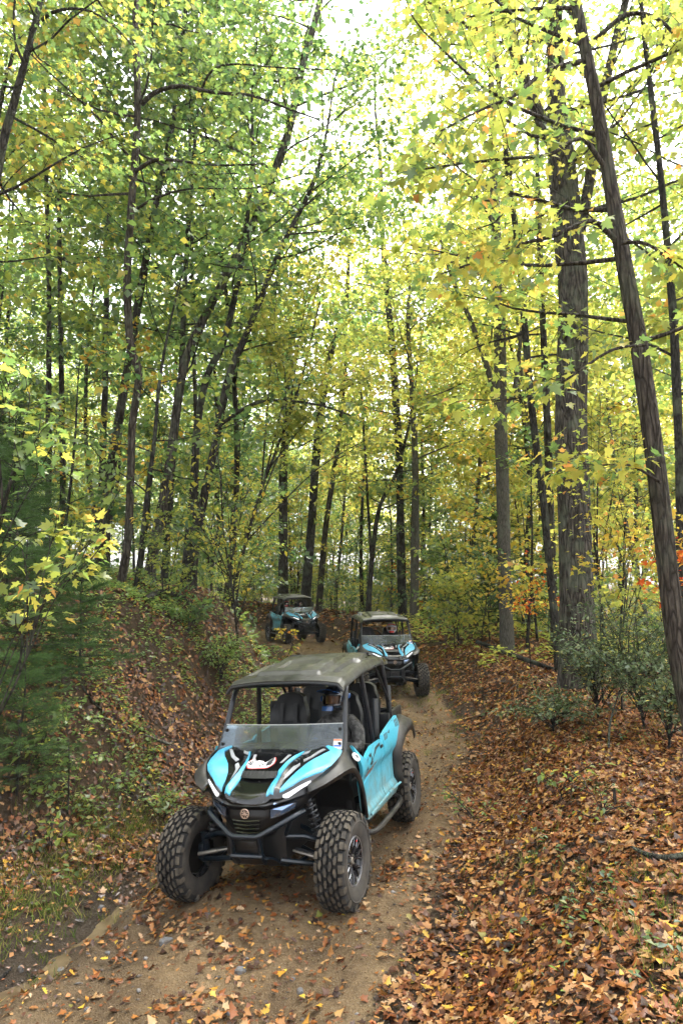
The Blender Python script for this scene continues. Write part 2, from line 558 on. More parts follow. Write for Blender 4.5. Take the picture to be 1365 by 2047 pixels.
gx = graded(-260, -5.2, 5.0, 260, .075, 1.09, 14)
gy = graded(-40, 2.0, 13.0, 420, .075, 1.035, 14)
GX, GY = np.meshgrid(gx, gy)
GS, _b, _t = trail_coords(GX, GY)
GZ = ground_z(GX, GY)
GT = trail_coords(GX, GY, True)[1]
nx, ny = len(gx), len(gy)
gV = np.stack([GX.ravel(), GY.ravel(), GZ.ravel()], 1)
ii = (np.arange(ny - 1)[:, None] * nx + np.arange(nx - 1)[None, :]).ravel()
gF = np.stack([ii, ii + 1, ii + 1 + nx, ii + nx], 1)
_edge = 1.30 + .25 * fbm(GX * .9, GY * .9, 2)
tr_attr = (1 - sstep(-.25, .45, np.abs(GS) - _edge)).ravel()
wet_attr = ((.75 * np.exp(-(seg_dist(GX, GY, _riv) / .22) ** 2) + .62 * np.exp(-(seg_dist(GX, GY, _riv + np.array((-.24, .12))) / .18) ** 2) + .25 * np.exp(-(seg_dist(GX, GY, _riv + np.array((.5, -.2))) / .3) ** 2)) + .42 * np.exp(-((np.abs(GS) - .74) / .20) ** 2) * sstep(-.15, .5, fbm(GX * .9 + 2, GY * .9, 3)) * (1 - sstep(30, 36, GY))).clip(0, 1).ravel()
is_tr = (np.abs(GS.ravel()[gF]).max(1) < 1.45) & (gV[gF][:, :, 1].max(1) < 38) & (gV[gF][:, :, 1].min(1) > -3)
def sheet(name, faces, kind_label):
    used = np.unique(faces); remap = np.full(len(gV), -1); remap[used] = np.arange(len(used))
    me = np_mesh(name, gV[used], remap[faces], [M['soil']], smooth=True)
    for an, arr in (('trail', tr_attr), ('wet', wet_attr), ('across', GS.ravel()), ('along', GT.ravel())):
        a = me.attributes.new(an, 'FLOAT', 'POINT'); a.data.foreach_set('value', arr[used].astype(np.float32))
    o = link(name, me); tag(o, kind_label, kind='structure')
    return o
sheet('ground', gF[~is_tr], 'forest floor of dark soil rising to a bank beside the trail')
sheet('dirt_trail', gF[is_tr], 'tan dirt trail winding back through the woods')
# ------------------------------------------------------------------ side-by-side vehicle (local: front = -Y, its left side = +X, ground z = 0)
WB = 1.17
def hood_z(x, y):
    ax = abs(x)
    z = 1.21 + .30 * (y + .68)
    z += .028 * float(1 - sstep(.19, .27, ax))
    z += .030 * math.exp(-((ax - .44) / .11) ** 2)
    z -= .9 * max(0, ax - .56) ** 1.5
    if ax < .21 and y < -1.195:
        z -= .030 * float(sstep(0, .03, -1.195 - y)) * float(1 - sstep(.17, .21, ax))
    yf = hood_front(x)
    z -= .05 * max(0, 1 - (y - yf) / .06) ** 2
    return z
def hood_front(x):
    return -1.53 + 1.2 * x * x
def hood_back(x):
    return -.69 - .25 * x * x

def drape(mb, poly, off, m=0, fn=hood_z, cuts=2):
    """polygon (x, y) laid on the hood as a thin panel"""
    bm = bmesh.new()
    vs = [bm.verts.new((x, y, 0)) for x, y in poly]
    bm.faces.new(vs)
    bmesh.ops.triangulate(bm, faces=bm.faces)
    for _ in range(cuts):
        bmesh.ops.subdivide_edges(bm, edges=[e for e in bm.edges if e.calc_length() > (.06 if cuts < 4 else .028)], cuts=1, use_grid_fill=True)
        bmesh.ops.triangulate(bm, faces=bm.faces)
    ext = bmesh.ops.extrude_face_region(bm, geom=list(bm.faces))
    top = {v for v in ext['geom'] if isinstance(v, bmesh.types.BMVert)}
    for v in bm.verts:
        v.co.z = fn(v.co.x, v.co.y) + (off if v in top else -.006)
    bm.verts.index_update()
    mb.add([v.co[:] for v in bm.verts], [[v.index for v in f.verts] for f in bm.faces], m)
    bm.free()

def door_x(y, z):
    """outer skin of the door on the +X side"""
    x = .735 + .022 * math.exp(-((z - .98) / .10) ** 2)
    x -= .028 * float(sstep(.93, .84, z)) * float(sstep(.50, .60, z))
    x += .012 * float(sstep(.60, .54, z)) - .04 * float(sstep(.50, .40, z))
    x -= .05 * float(sstep(1.08, 1.25, z))
    return x

def text_mesh(txt, size):
    cu = bpy.data.curves.new('lettering', 'FONT')
    cu.body = txt; cu.size = size; cu.extrude = .0015; cu.align_x = 'LEFT'
    cu.resolution_u = 3
    o = bpy.data.objects.new('lettering', cu); COL.objects.link(o)
    dg = bpy.context.evaluated_depsgraph_get()
    me = bpy.data.meshes.new_from_object(o.evaluated_get(dg))
    vs = [v.co.copy() for v in me.vertices]; fs = [tuple(p.vertices) for p in me.polygons]
    bpy.data.objects.remove(o); bpy.data.meshes.remove(me); bpy.data.curves.remove(cu)
    return vs, fs

def build_wheel(root, x, y, steer=0.0, side=1):
    """wheel > tyre, rim, hub_cap, valve ; axle along local X, outer face towards +X*side"""
    w = empty('wheel'); w.parent = root
    w.scale = (.93, 1, 1); w.location = (x, y, .375); w.rotation_euler = (0, 0, steer if side > 0 else steer + math.pi)
    mb = MB()
    prof = [(.185, -.095), (.200, -.112), (.235, -.128), (.285, -.137), (.325, -.132), (.347, -.118), (.352, -.06), (.354, 0), (.352, .06), (.347, .118), (.325, .132), (.285, .137), (.235, .128), (.200, .112), (.185, .095)]
    n0 = len(mb.F); mb.lathe(prof, 56, 'X')
    for i in range(n0, len(mb.F)):
        seg = (i - n0) // 56
        mb.M[i] = 2 if (seg <= 3 or seg >= 10) else 0
    mb.lathe([(.292, .1365), (.300, .142), (.308, .1365)], 48, 'X', m=2)
    rnd = random.Random(5)
    rows = [(-.112, .040, 0, 1), (-.067, .037, .5, 0), (-.022, .038, .1, 0), (.024, .038, .6, 0), (.068, .037, .1, 0), (.112, .040, .55, 1)]
    n = 27
    for cx, wd, ph, sh in rows:
        for k in range(n):
            a = 2 * math.pi * (k + ph + (.0 if not sh else .25 * (1 if cx > 0 else -1))) / n
            da = math.pi / n * rnd.uniform(.60, .74)
            sk = rnd.uniform(.10, .22) * (1 if (k % 2) else -1) * (0 if sh else 1)
            hw = wd * .5 * rnd.uniform(.9, 1.02)
            vs = []
            shp = ((-1, -1), (1, -1), (1, 1), (-1, 1)) if sh else ((-.62, -.92), (.35, -1.05), (1, -.15), (.70, .92), (-.35, 1.05), (-1, .15)) if k % 2 else ((-.35, -1.05), (.62, -.92), (1, .15), (.35, 1.05), (-.70, .92), (-1, -.15))
            for (rr, sc) in ((.345, 1.0), (.383 if not sh else .376, .82)):
                for (sx, sa) in shp:
                    ang = a + da * 1.22 * sa * sc + sk * sx * .10
                    xx = cx + hw * 1.12 * sx * sc
                    r2 = rr - (.010 if sh and sx * cx > 0 else 0)
                    vs.append((xx, r2 * math.cos(ang), r2 * math.sin(ang)))
            q = len(shp)
            mb.add(vs, [(i, (i + 1) % q, q + (i + 1) % q, q + i) for i in range(q)], 0)
            mb.add(vs[q:], [tuple(range(q))], 1)
            if sh:      # side biter running down the shoulder
                s = 1 if cx > 0 else -1
                if k % 2 == 0:
                    ring = []
                    for (rr, xx, dd) in ((.368, .132 * s, .8), (.335, .143 * s, .8), (.312, .141 * s, .5)):
                        for sa in (-1, 1):
                            ang = a + da * sa * dd
                            ring.append((xx, rr * math.cos(ang), rr * math.sin(ang)))
                    for (rr, xx, dd) in ((.350, .112 * s, .8), (.320, .118 * s, .5)):
                        for sa in (-1, 1):
                            ang = a + da * sa * dd
                            ring.append((xx, rr * math.cos(ang), rr * math.sin(ang)))
                    mb.add(ring, [(0, 1, 3, 2), (2, 3, 5, 4), (0, 2, 6), (1, 7, 3), (2, 4, 8, 6), (3, 7, 9, 5), (4, 5, 9, 8)], 1)
    mb.build('tyre', [M['rubber'], M['lug'], M['sidewall']], w, smooth=30)
    mb = MB()
    mb.lathe([(.186, -.10), (.186, -.085), (.165, -.06), (.160, .06), (.176, .09), (.190, .098), (.192, .104), (.180, .104), (.172, .095)], 40, 'X')
    mb.lathe([(.193, .105), (.186, .109), (.178, .105)], 40, 'X', m=1)
    mb.lathe([(.0, .072), (.05, .072), (.062, .055), (.062, -.02), (0, -.02)], 24, 'X')
    for k in range(8):
        a0 = 2 * math.pi * k / 8
        for d in (-.13, .13):
            p0 = Vector((.060, .05 * math.cos(a0 + d * .5), .05 * math.sin(a0 + d * .5)))
            p1 = Vector((.085, .115 * math.cos(a0 + d * .8), .115 * math.sin(a0 + d * .8)))
            p2 = Vector((.088, .176 * math.cos(a0 + d * 1.5), .176 * math.sin(a0 + d * 1.5)))
            mb.tube([p0, p1, p2], [.014, .011, .012], 6)
            mb.tube([p1 + Vector((.010, 0, 0)), p2 + Vector((.010, 0, 0))], .0035, 5, m=1)
    mb.lathe([(0, -.015), (.158, -.015), (.158, -.03), (0, -.03)], 28, 'X', m=2)
    mb.build('rim', [M['rim'], M['rim_edge'], M['cockpit']], w)
    mb = MB()
    mb.lathe([(0, .086), (.024, .086), (.030, .078), (.030, .066)], 20, 'X')
    for k in range(4):
        a = math.pi / 4 + k * math.pi / 2
        mb.lathe([(0, .084), (.008, .084), (.010, .068)], 6, 'X', c=(0, .043 * math.cos(a), .043 * math.sin(a)))
    mb.build('hub_cap', M['bright_steel'], w)
    mb = MB(); mb.rbox((.098, .085, .130), (.006, .018, .012), .002); mb.build('valve_tag', M['red'], w)
    return w

def coil(mb, p0, p1, r, wire, turns, n=12):
    p0, p1 = Vector(p0), Vector(p1)
    ax = (p1 - p0); u = ax.normalized().orthogonal().normalized(); v = ax.normalized().cross(u)
    pts = [p0 + ax * (i / (turns * n)) + (u * math.cos(2 * math.pi * i / n) + v * math.sin(2 * math.pi * i / n)) * r for i in range(turns * n + 1)]
    mb.tube(pts, wire, 6)

def build_seat(root, x, y, name='seat'):
    s = empty(name); s.parent = root; s.location = (x, y, 0)
    MB().rbox((0, -.12, .66), (.46, .50, .16), .06, (R_(-6), 0, 0), seg=3).rbox((-.19, -.12, .70), (.09, .46, .14), .04, (R_(-6), 0, 0)).rbox((.19, -.12, .70), (.09, .46, .14), .04, (R_(-6), 0, 0)).build('cushion', M['seat'], s)
    mb = MB()
    def back(u, v):
        z = .70 + .86 * v
        w = (.235 - .02 * math.sin(v * 3.1)) * (1 - .35 * float(sstep(.70, 1.0, v)))
        xx = (u * 2 - 1) * w
        yy = .12 + .16 * v - .055 * abs(u * 2 - 1) ** 2 * (1 - .5 * v) - .02 * math.cos(v * 9)
        return (xx, yy, z - .05 * (abs(u * 2 - 1) ** 3) * float(sstep(.8, 1, v)))
    mb.grid(back, 12, 18, thick=(0, .10, 0))
    mb.build('backrest', M['seat'], s)
    mb = MB()
    mb.grid(lambda u, v: ((u * 2 - 1) * .13, .12 + .16 * (v * .55 + .12) - .028 - .02 * math.cos((v * .55 + .12) * 9), .70 + .86 * (v * .55 + .12)), 6, 12, thick=(0, .02, 0))
    mb.build('backrest_pad', M['seat_grey'], s)
    mb = MB()
    for sx in (-1, 1):
        mb.grid(lambda u, v: (sx * (.075 + .03 * v) + (u - .5) * .045, .12 + .16 * (.88 - v * .80) - .042 - .02 * math.cos((.88 - v * .80) * 9), .70 + .86 * (.88 - v * .80)), 2, 14, thick=(0, .004, 0))
    mb.build('harness', M['belt'], s)
    return s

def build_utv(name):
    root = empty(name)
    # wheels: the inner front wheel of the turn is steered further
    build_wheel(root, .705, -WB, R_(-3), 1)
    build_wheel(root, -.705, -WB, R_(-6), -1)
    build_wheel(root, .705, WB, 0, 1)
    build_wheel(root, -.705, WB, 0, -1)
    # ---------------- chassis
    mb = MB()
    mb.rbox((0, -.95, .66), (.56, .82, .52), .04).rbox((0, .15, .36), (1.22, 1.9, .08), .02).rbox((0, -.58, .72), (1.20, .05, .72), .01)
    mb.rbox((0, 1.22, .66), (.86, .70, .46), .05).rbox((0, .62, .55), (1.1, .5, .36), .03)
    mb.rbox((.60, -.60, .72), (.06, .06, .62), .01).rbox((-.60, -.60, .72), (.06, .06, .62), .01)
    mb.build('chassis', M['cockpit'], root)
    for s in (-1, 1):
        mb = MB()
        pth = [(-1.30, .97), (-1.18, 1.0), (-1.05, 1.01), (-.90, 1.0), (-.78, .95), (-.68, .84), (-.61, .70), (-.575, .50)]
        def liner(u, v, s=s):
            t = v * (len(pth) - 1); i = min(int(t), len(pth) - 2); f = t - i
            y = pth[i][0] * (1 - f) + pth[i + 1][0] * f; z = pth[i][1] * (1 - f) + pth[i + 1][1] * f
            return (s * (.30 + (.20 + .16 * float(sstep(-1.2, -.85, y))) * u), y, z - .03)
        mb.grid(liner, 4, 14, thick=(0, .0, -.01)); mb.build('wheel_well', M['cockpit'], root)
    # ---------------- suspension
    for s in (-1, 1):
        mb = MB()
        mb.tube([(s * .22, -1.36, .42), (s * .60, -1.18, .33)], .022, 8).tube([(s * .22, -.98, .42), (s * .60, -1.14, .33)], .022, 8)
        mb.tube([(s * .36, -1.28, .39), (s * .40, -1.07, .385)], .015, 8)
        mb.build('lower_arm', M['frame'], root)
        mb = MB()
        mb.tube([(s * .24, -1.34, .60), (s * .40, -1.27, .585), (s * .60, -1.17, .50)], .021, 8).tube([(s * .24, -1.00, .60), (s * .60, -1.13, .50)], .021, 8)
        mb.build('upper_arm', M['frame'], root)
        MB().tube([(s * .18, -1.22, .47), (s * .60, -1.26, .40)], .011, 8).tube([(s * .42, -1.245, .43), (s * .60, -1.26, .40)], .017, 8).build('tie_rod', M['bright_steel'], root)
        MB().tube([(s * .56, -1.17, .28), (s * .58, -1.17, .56)], [.03, .04], 10).rbox((s * .60, -1.17, .40), (.06, .10, .14), .02).build('knuckle', M['frame'], root)
        sh = MB()
        sh.tube([(s * .39, -1.17, .95), (s * .52, -1.17, .50)], .016, 10).tube([(s * .39, -1.17, .95), (s * .43, -1.17, .80)], .030, 12).tube([(s * .485, -1.17, .62), (s * .515, -1.17, .52)], .030, 12)
        so = sh.build('shock_absorber', M['steel'], root)
        mb = MB(); coil(mb, (s * .405, -1.17, .90), (s * .505, -1.17, .55), .044, .0085, 9)
        mb.build('spring', M['steel'], so)
        MB().tube([(s * .15, -1.17, .47), (s * .60, -1.17, .385)], .018, 10).build('drive_shaft', M['steel'], root)
        MB().tube([(s * .30, 1.0, .40), (s * .62, 1.17, .35)], .025, 8).tube([(s * .30, 1.32, .40), (s * .62, 1.17, .35)], .025, 8).build('rear_arm', M['frame'], root)
    # ---------------- hood
    hood = MB().grid(lambda u, v: (lambda x: (x, hood_front(x) + (hood_back(x) - hood_front(x)) * v, hood_z(x, hood_front(x) + (hood_back(x) - hood_front(x)) * v)))((u * 2 - 1) * .64), 64, 44, thick=(0, .0, -.014)).build('hood', M['black_gloss'], root)
    def mir(P): return [(-x, y) for x, y in P]
    bigR = [(.265, -1.425), (.36, -1.35), (.46, -1.25), (.55, -1.14), (.60, -1.05), (.63, -.92), (.62, -.79), (.58, -.785), (.49, -.77), (.47, -.79), (.53, -.84), (.46, -.97), (.375, -1.08), (.325, -1.18), (.29, -1.30)]
    inR = [(.165, -1.475), (.222, -1.460), (.215, -1.35), (.205, -1.22), (.212, -1.06), (.252, -.90), (.292, -.79), (.280, -.785), (.222, -.93), (.186, -1.06), (.166, -1.20), (.158, -1.34)]
    for f in (lambda P: P, mir):
        mb = MB(); drape(mb, f(bigR), .011, cuts=5); mb.build('hood_side_panel', M['cyan'], hood)
        mb = MB(); drape(mb, f(inR), .012, cuts=5); mb.build('hood_stripe', M['cyan'], hood)
        mb = MB()
        drape(mb, f([(.245, -1.30), (.275, -1.13), (.315, -1.06), (.30, -1.02), (.255, -1.08), (.24, -1.2)]), .006)
        drape(mb, f([(.33, -1.01), (.40, -.96), (.48, -.83), (.455, -.83), (.37, -.94), (.315, -.97)]), .006)
        drape(mb, f([(.265, -.88), (.29, -.80), (.345, -.78), (.32, -.86)]), .006)
        drape(mb, f([(.125, -1.07), (.15, -1.06), (.185, -.93), (.155, -.93)]), .006)
        mb.build('hood_graphic', M['grey_gfx'], hood)
        mb = MB()
        for k in range(3):
            drape(mb, f([(.232 + .012 * k, -1.00 + .035 * k), (.262 + .012 * k, -1.00 + .035 * k), (.266 + .012 * k, -.985 + .035 * k), (.236 + .012 * k, -.985 + .035 * k)]), .0105, cuts=0)
        mb.build('stripe_tick', M['dark_gfx'], hood)
    # hood intake
    mb = MB()
    mb.grid(lambda u, v: ((u * 2 - 1) * .165, -1.208 - .055 * v - .03 * (1 - (u * 2 - 1) ** 2) * v, hood_z((u * 2 - 1) * .165, -1.185) + .004 - .042 * v), 20, 6, thick=(0, .01, -.004))
    for k in range(9):
        x = (k / 8 * 2 - 1) * .15
        mb.tube([(x, -1.213, hood_z(x, -1.185) + .006), (x, -1.268, hood_z(x, -1.185) - .028)], .004, 5)
    mb.build('hood_intake', M['cockpit'], hood)
    mb = MB(); drape(mb, [(-.165, -1.185), (.165, -1.185), (.18, -.98), (.19, -.80), (-.19, -.80), (-.20, -.98)], .004, cuts=3); mb.build('hood_centre', M['black_gloss'], hood)
    # winged sticker: a red-edged white pair of wings
    wings = [(-.176, -1.115), (-.181, -1.067), (-.159, -1.037), (-.133, -1.018), (-.107, -1.056), (-.086, -1.046), (-.042, -1.056), (-.013, -1.084), (.009, -1.055), (.027, -1.016), (.046, -.993), (.066, -1.035), (.072, -1.083), (.060, -1.121), (.043, -1.150), (.016, -1.163), (-.034, -1.166), (-.099, -1.171), (-.141, -1.166)]
    cxw, cyw = -.055, -1.09
    mb = MB(); drape(mb, [(cxw + (x - cxw) * 1.07, cyw + (y - cyw) * 1.10 + .012) for x, y in wings], .0060, cuts=2, m=0)
    st = mb.build('wing_sticker', M['red'], hood)
    mb = MB(); drape(mb, [(x, y + .012) for x, y in wings], .0080, cuts=2); mb.build('sticker_face', M['white'], hood)
    for (x0, y0), (x1, y1) in [[(-.123, -1.13), (-.166, -1.1)], [(-.125, -1.114), (-.165, -1.071)], [(-.122, -1.099), (-.15, -1.057)], [(-.105, -1.095), (-.125, -1.041)], [(.02, -1.135), (.058, -1.104)], [(.015, -1.122), (.06, -1.074)], [(.011, -1.107), (.057, -1.039)], [(.009, -1.092), (.046, -1.012)], [(-.042, -1.094), (-.015, -1.128)], [(-.062, -1.113), (-.035, -1.147)], [(-.088, -1.075), (-.072, -1.080)]]:
        d = Vector((x1 - x0, y1 - y0)).normalized(); nx_, ny_ = -d.y * .0058, d.x * .0058
        mb = MB()
        drape(mb, [(x0 + nx_ * .4, y0 + .012 + ny_ * .4), (x1 + nx_, y1 + .012 + ny_), (x1 - nx_, y1 + .012 - ny_), (x0 - nx_ * .4, y0 + .012 - ny_ * .4)], .0135, cuts=1)
        mb.build('sticker_line', M['dark_gfx'], hood)
    # ---------------- fascia
    rows = [  # for each row: list of (x, y, z) from centre outwards
        [(0, -1.522, .905), (.17, -1.485, .905), (.30, -1.412, .925), (.45, -1.278, .975), (.56, -1.145, 1.005), (.64, -1.03, 1.03)],
        [(0, -1.540, .885), (.17, -1.510, .885), (.31, -1.430, .905), (.46, -1.290, .935), (.57, -1.150, .965), (.65, -1.04, .99)],
        [(0, -1.510, .850), (.16, -1.485, .845), (.30, -1.395, .875), (.44, -1.275, .905), (.54, -1.15, .94), (.60, -1.04, .96)],
        [(0, -1.520, .80), (.15, -1.495, .79), (.30, -1.40, .80), (.40, -1.30, .835), (.47, -1.16, .88), (.50, -1.04, .92)],
        [(0, -1.505, .71), (.125, -1.480, .70), (.21, -1.40, .70), (.28, -1.30, .72), (.34, -1.16, .78), (.36, -1.04, .80)],
        [(0, -1.460, .63), (.10, -1.44, .62), (.17, -1.38, .62), (.22, -1.28, .64), (.26, -1.16, .68), (.28, -1.04, .7)]]
    def fas(u, v):
        s = u * 2 - 1
        a = abs(s) * 5; i = min(int(a), 4); f = a - i
        b = v * 5; j = min(int(b), 4); g = b - j
        P = [[Vector(rows[jj][ii]) for ii in (i, i + 1)] for jj in (j, j + 1)]
        q = (P[0][0] * (1 - f) + P[0][1] * f) * (1 - g) + (P[1][0] * (1 - f) + P[1][1] * f) * g
        return (q.x * (1 if s >= 0 else -1), q.y, q.z)
    fascia = MB().grid(fas, 40, 20, thick=(0, .03, 0)).build('fascia', M['black_plastic'], root)
    for s in (-1, 1):
        mb = MB()
        def hl(u, v, s=s):
            x = .295 + .185 * u
            y = hood_front(x) - .010 + .004 * v
            zt = hood_z(x, hood_front(x)) + .012
            return (s * x, y, zt - (.048 * math.sin(min(1, u * 3 + .25) * 1.57) * (1 - .5 * u)) * v)
        mb.grid(hl, 10, 2, thick=(0, .02, 0)); mb.build('headlight', M['led'], fascia)
        mb = MB()
        q = [(.20, -1.470, .855), (.385, -1.345, .885), (.370, -1.345, .835), (.265, -1.43, .795), (.20, -1.475, .785)]
        pts = [Vector((s * x, y - .012, z)) for x, y, z in q]; c = sum(pts, Vector()) / 5 + Vector((0, -.010, .004))
        back = [p + Vector((0, .03, 0)) for p in pts]
        mb.add(pts + back + [c], [(i, (i + 1) % 5, 10) for i in range(5)] + [(i, (i + 1) % 5, 5 + (i + 1) % 5, 5 + i) for i in range(5)])
        lo = mb.build('lower_lamp', M['lamp_glass'], fascia, smooth=0)
        mb = MB(); mb.tube([pts[0], pts[1], pts[2], pts[3], pts[4]], .006, 6, closed=True); mb.build('lamp_bezel', M['black_gloss'], fascia)
        mb = MB()
        mb.grid(lambda u, v: (s * (.23 + .24 * u), -1.478 + .205 * u - .004 + .02 * abs(v - .5), .886 + .035 * u + .018 * (1 - u) * (v - .2)), 8, 2, thick=(0, .02, 0))
        mb.build('brow_trim', M['lamp_glass'], fascia)
    # badge: ring with three tuning forks
    mb = MB()
    bc = Vector((-.005, -1.536, .828))
    ringp = [bc + Vector((.036 * math.cos(a), 0, .036 * math.sin(a))) for a in np.linspace(0, 2 * math.pi, 33)[:-1]]
    mb.tube(ringp, .0048, 6, closed=True)
    for k in range(3):
        a = math.pi / 2 + k * 2 * math.pi / 3
        d = Vector((math.cos(a), 0, math.sin(a))); n = Vector((-math.sin(a), 0, math.cos(a)))
        mb.tube([bc, bc + d * .016], .0035, 6)
        for t in (-1, 1):
            mb.tube([bc + d * .012, bc + d * .018 + n * .007 * t, bc + d * .034 + n * .007 * t], .0030, 6)
        mb.tube([bc - d * .004, bc - d * .033], .0030, 6)
    mb.build('badge', M['silver'], fascia)
    mb = MB()
    for k in range(5):
        z = .775 - .032 * k
        mb.tube([(-.12 + .006 * k, -1.525 + .006 * k, z), (0, -1.535 + .006 * k, z - .008), (.12 - .006 * k, -1.525 + .006 * k, z)], .006, 6)
    mb.build('grille_bar', M['black_gloss'], fascia)
    # ---------------- bumper
    mb = MB()
    mb.tube([(-.43, -1.32, .80), (-.405, -1.39, .795), (-.375, -1.425, .78), (-.14, -1.562, .672), (-.10, -1.575, .66), (.10, -1.575, .66), (.14, -1.562, .672), (.375, -1.425, .78), (.405, -1.39, .795), (.43, -1.32, .80)], .023, 12)
    for s in (-1, 1):
        mb.tube([(s * .12, -1.57, .655), (s * .125, -1.53, .52), (s * .12, -1.44, .42)], .020, 8)
        mb.tube([(s * .36, -1.42, .775), (s * .27, -1.34, .62), (s * .20, -1.26, .50)], .018, 8)
    mb.tube([(-.14, -1.535, .50), (.14, -1.535, .50)], .020, 8)
    bum = mb.build('bumper', M['frame'], root)
    MB().rbox((0, -1.49, .575), (.25, .05, .13), .012).rbox((0, -1.512, .585), (.12, .02, .05), .006).build('tow_plate', M['black_plastic'], bum)
    mb = MB()
    mb.grid(lambda u, v: ((u * 2 - 1) * (.17 + .12 * v), -1.50 + .35 * v + .0, .47 - .13 * float(sstep(0, .7, v))), 6, 8, thick=(0, .01, .012))
    mb.build('skid_plate', M['frame'], root)
    # ---------------- front fender flares
    A_in = [(.46, -1.275, 1.000), (.55, -1.16, 1.055), (.615, -1.03, 1.115), (.64, -.90, 1.16), (.635, -.77, 1.185), (.655, -.69, 1.18), (.69, -.635, 1.02), (.70, -.575, .80), (.70, -.535, .56)]
    A_md = [(.475, -1.315, .985), (.575, -1.215, 1.035), (.655, -1.07, 1.085), (.685, -.92, 1.105), (.70, -.80, 1.08), (.715, -.71, .99), (.725, -.645, .86), (.73, -.595, .72), (.73, -.555, .555)]
    A_ou = [(.485, -1.345, .955), (.605, -1.255, 1.000), (.695, -1.10, 1.045), (.735, -.94, 1.055), (.752, -.83, 1.025), (.765, -.745, .94), (.772, -.685, .83), (.772, -.635, .70), (.77, -.60, .55)]
    A_lo = [(.478, -1.335, .930), (.595, -1.245, .970), (.685, -1.095, 1.012), (.725, -.945, 1.018), (.742, -.85, .985), (.755, -.775, .905), (.762, -.715, .81), (.762, -.665, .69), (.76, -.625, .55)]
    def strip(name, rws, s, mt):
        R4 = [catmull([Vector((p[0] * s, p[1], p[2])) for p in r], 4) for r in rws]
        nn = len(R4[0])
        mb = MB()
        vs = [p for r in R4 for p in r]
        fs = [(j * nn + i, j * nn + i + 1, (j + 1) * nn + i + 1, (j + 1) * nn + i) for j in range(len(R4) - 1) for i in range(nn - 1)]
        mb.add(vs, fs)
        o = mb.build(name, mt, root, smooth=50)
        md = o.modifiers.new('thickness', 'SOLIDIFY'); md.thickness = .012; md.offset = 0
        return o
    for s in (-1, 1):
        fl = strip('front_fender', [A_in, A_md, A_ou, A_lo], s, M['flare'])
        mb = MB()
        mb.lathe([(0, .004), (.042, .004), (.045, 0), (.045, -.006)], 24, 'X', c=(0, 0, 0))
        o = mb.build('number_disc', M['white'], fl)
        o.location = (s * .728, -.715, 1.105); o.rotation_euler = (0, R_(-38), R_(-12)) if s > 0 else (0, R_(-38), R_(192))
        mb = MB(); mb.rbox((.006, 0, 0), (.002, .014, .045), .0008).rbox((.006, .018, 0), (.002, .012, .03), .0008)
        dm = mb.build('disc_mark', M['dark_gfx'], fl); dm.location = o.location; dm.rotation_euler = o.rotation_euler
    # ---------------- doors
    front_o = [(-.70, 1.20), (-.62, 1.11), (-.50, 1.035), (-.40, 1.065), (-.22, 1.10), (.14, 1.095), (.20, 1.08), (.20, .45), (-.50, .50), (-.545, .72), (-.61, .92)]
    rear_o = [(.212, 1.08), (.24, 1.115), (.45, 1.14), (.72, 1.165), (1.04, 1.19), (.985, 1.08), (.86, 1.00), (.72, .965), (.68, .88), (.68, .70), (.78, .52), (.74, .42), (.212, .45)]
    def door(name, out, s):
        bm = bmesh.new()
        vs = [bm.verts.new((0, y, z)) for y, z in out]
        bm.faces.new(vs); bmesh.ops.triangulate(bm, faces=bm.faces)
        for _ in range(5):
            ed = [e for e in bm.edges if e.calc_length() > .045]
            if not ed: break
            bmesh.ops.subdivide_edges(bm, edges=ed, cuts=1); bmesh.ops.triangulate(bm, faces=bm.faces)
        ext = bmesh.ops.extrude_face_region(bm, geom=list(bm.faces))
        top = {v for v in ext['geom'] if isinstance(v, bmesh.types.BMVert)}
        for v in bm.verts:
            v.co.x = s * (door_x(v.co.y, v.co.z) - (0 if v in top else .03))
        bm.verts.index_update()
        mb = MB(); mb.add([v.co[:] for v in bm.verts], [[v.index for v in f.verts] for f in bm.faces]); bm.free()
        return mb.build(name, M['cyan_door'], root, smooth=28)
    def side_patch(name, poly, s, off, mt, par):
        mb = MB(); n = len(poly)
        vs = [(s * (door_x(y, z) + off), y, z) for y, z in poly] + [(s * (door_x(y, z) - .004), y, z) for y, z in poly]
        mb.add(vs, [tuple(range(n)), tuple(range(2 * n - 1, n - 1, -1))] + [(i, (i + 1) % n, n + (i + 1) % n, n + i) for i in range(n)])
        return mb.build(name, mt, par, smooth=0)
    tv, tf = text_mesh('RMAX', .105)
    for s in (-1, 1):
        d = door('front_door', front_o, s)
        side_patch('door_graphic', [(-.37, 1.045), (-.30, 1.055), (-.27, .985), (-.12, 1.07), (.06, 1.08), (.06, 1.055), (-.10, 1.045), (-.29, .945), (-.36, .95)], s, .003, M['flare'], d)
        side_patch('door_graphic', [(-.455, 1.02), (-.435, 1.025), (-.45, .93), (-.47, .93)], s, .003, M['dark_gfx'], d)
        side_patch('door_graphic', [(-.425, 1.03), (-.41, 1.035), (-.425, .93), (-.44, .93)], s, .003, M['dark_gfx'], d)
        mb = MB()
        y0 = -.50 if s > 0 else -.12
        vs = [((s * (door_x(0, .855 + v.y * .95) + .013 + v.z)), y0 + s * (v.x * 1.28 + v.y * .18), .855 + v.y * .95 + (v.x * .10 if s > 0 else (.38 - v.x) * .10)) for v in tv]
        mb.add(vs, tf); mb.build('lettering', M['brown_text'], d, smooth=0)
        mb = MB(); mb.tube([(s * (door_x(0, .80) + .002), -.54, .80), (s * (door_x(0, .86) + .0), -.1, .87), (s * (door_x(0, .93)), .19, .935)], .006, 6); mb.build('door_crease', M['cyan_door'], d)
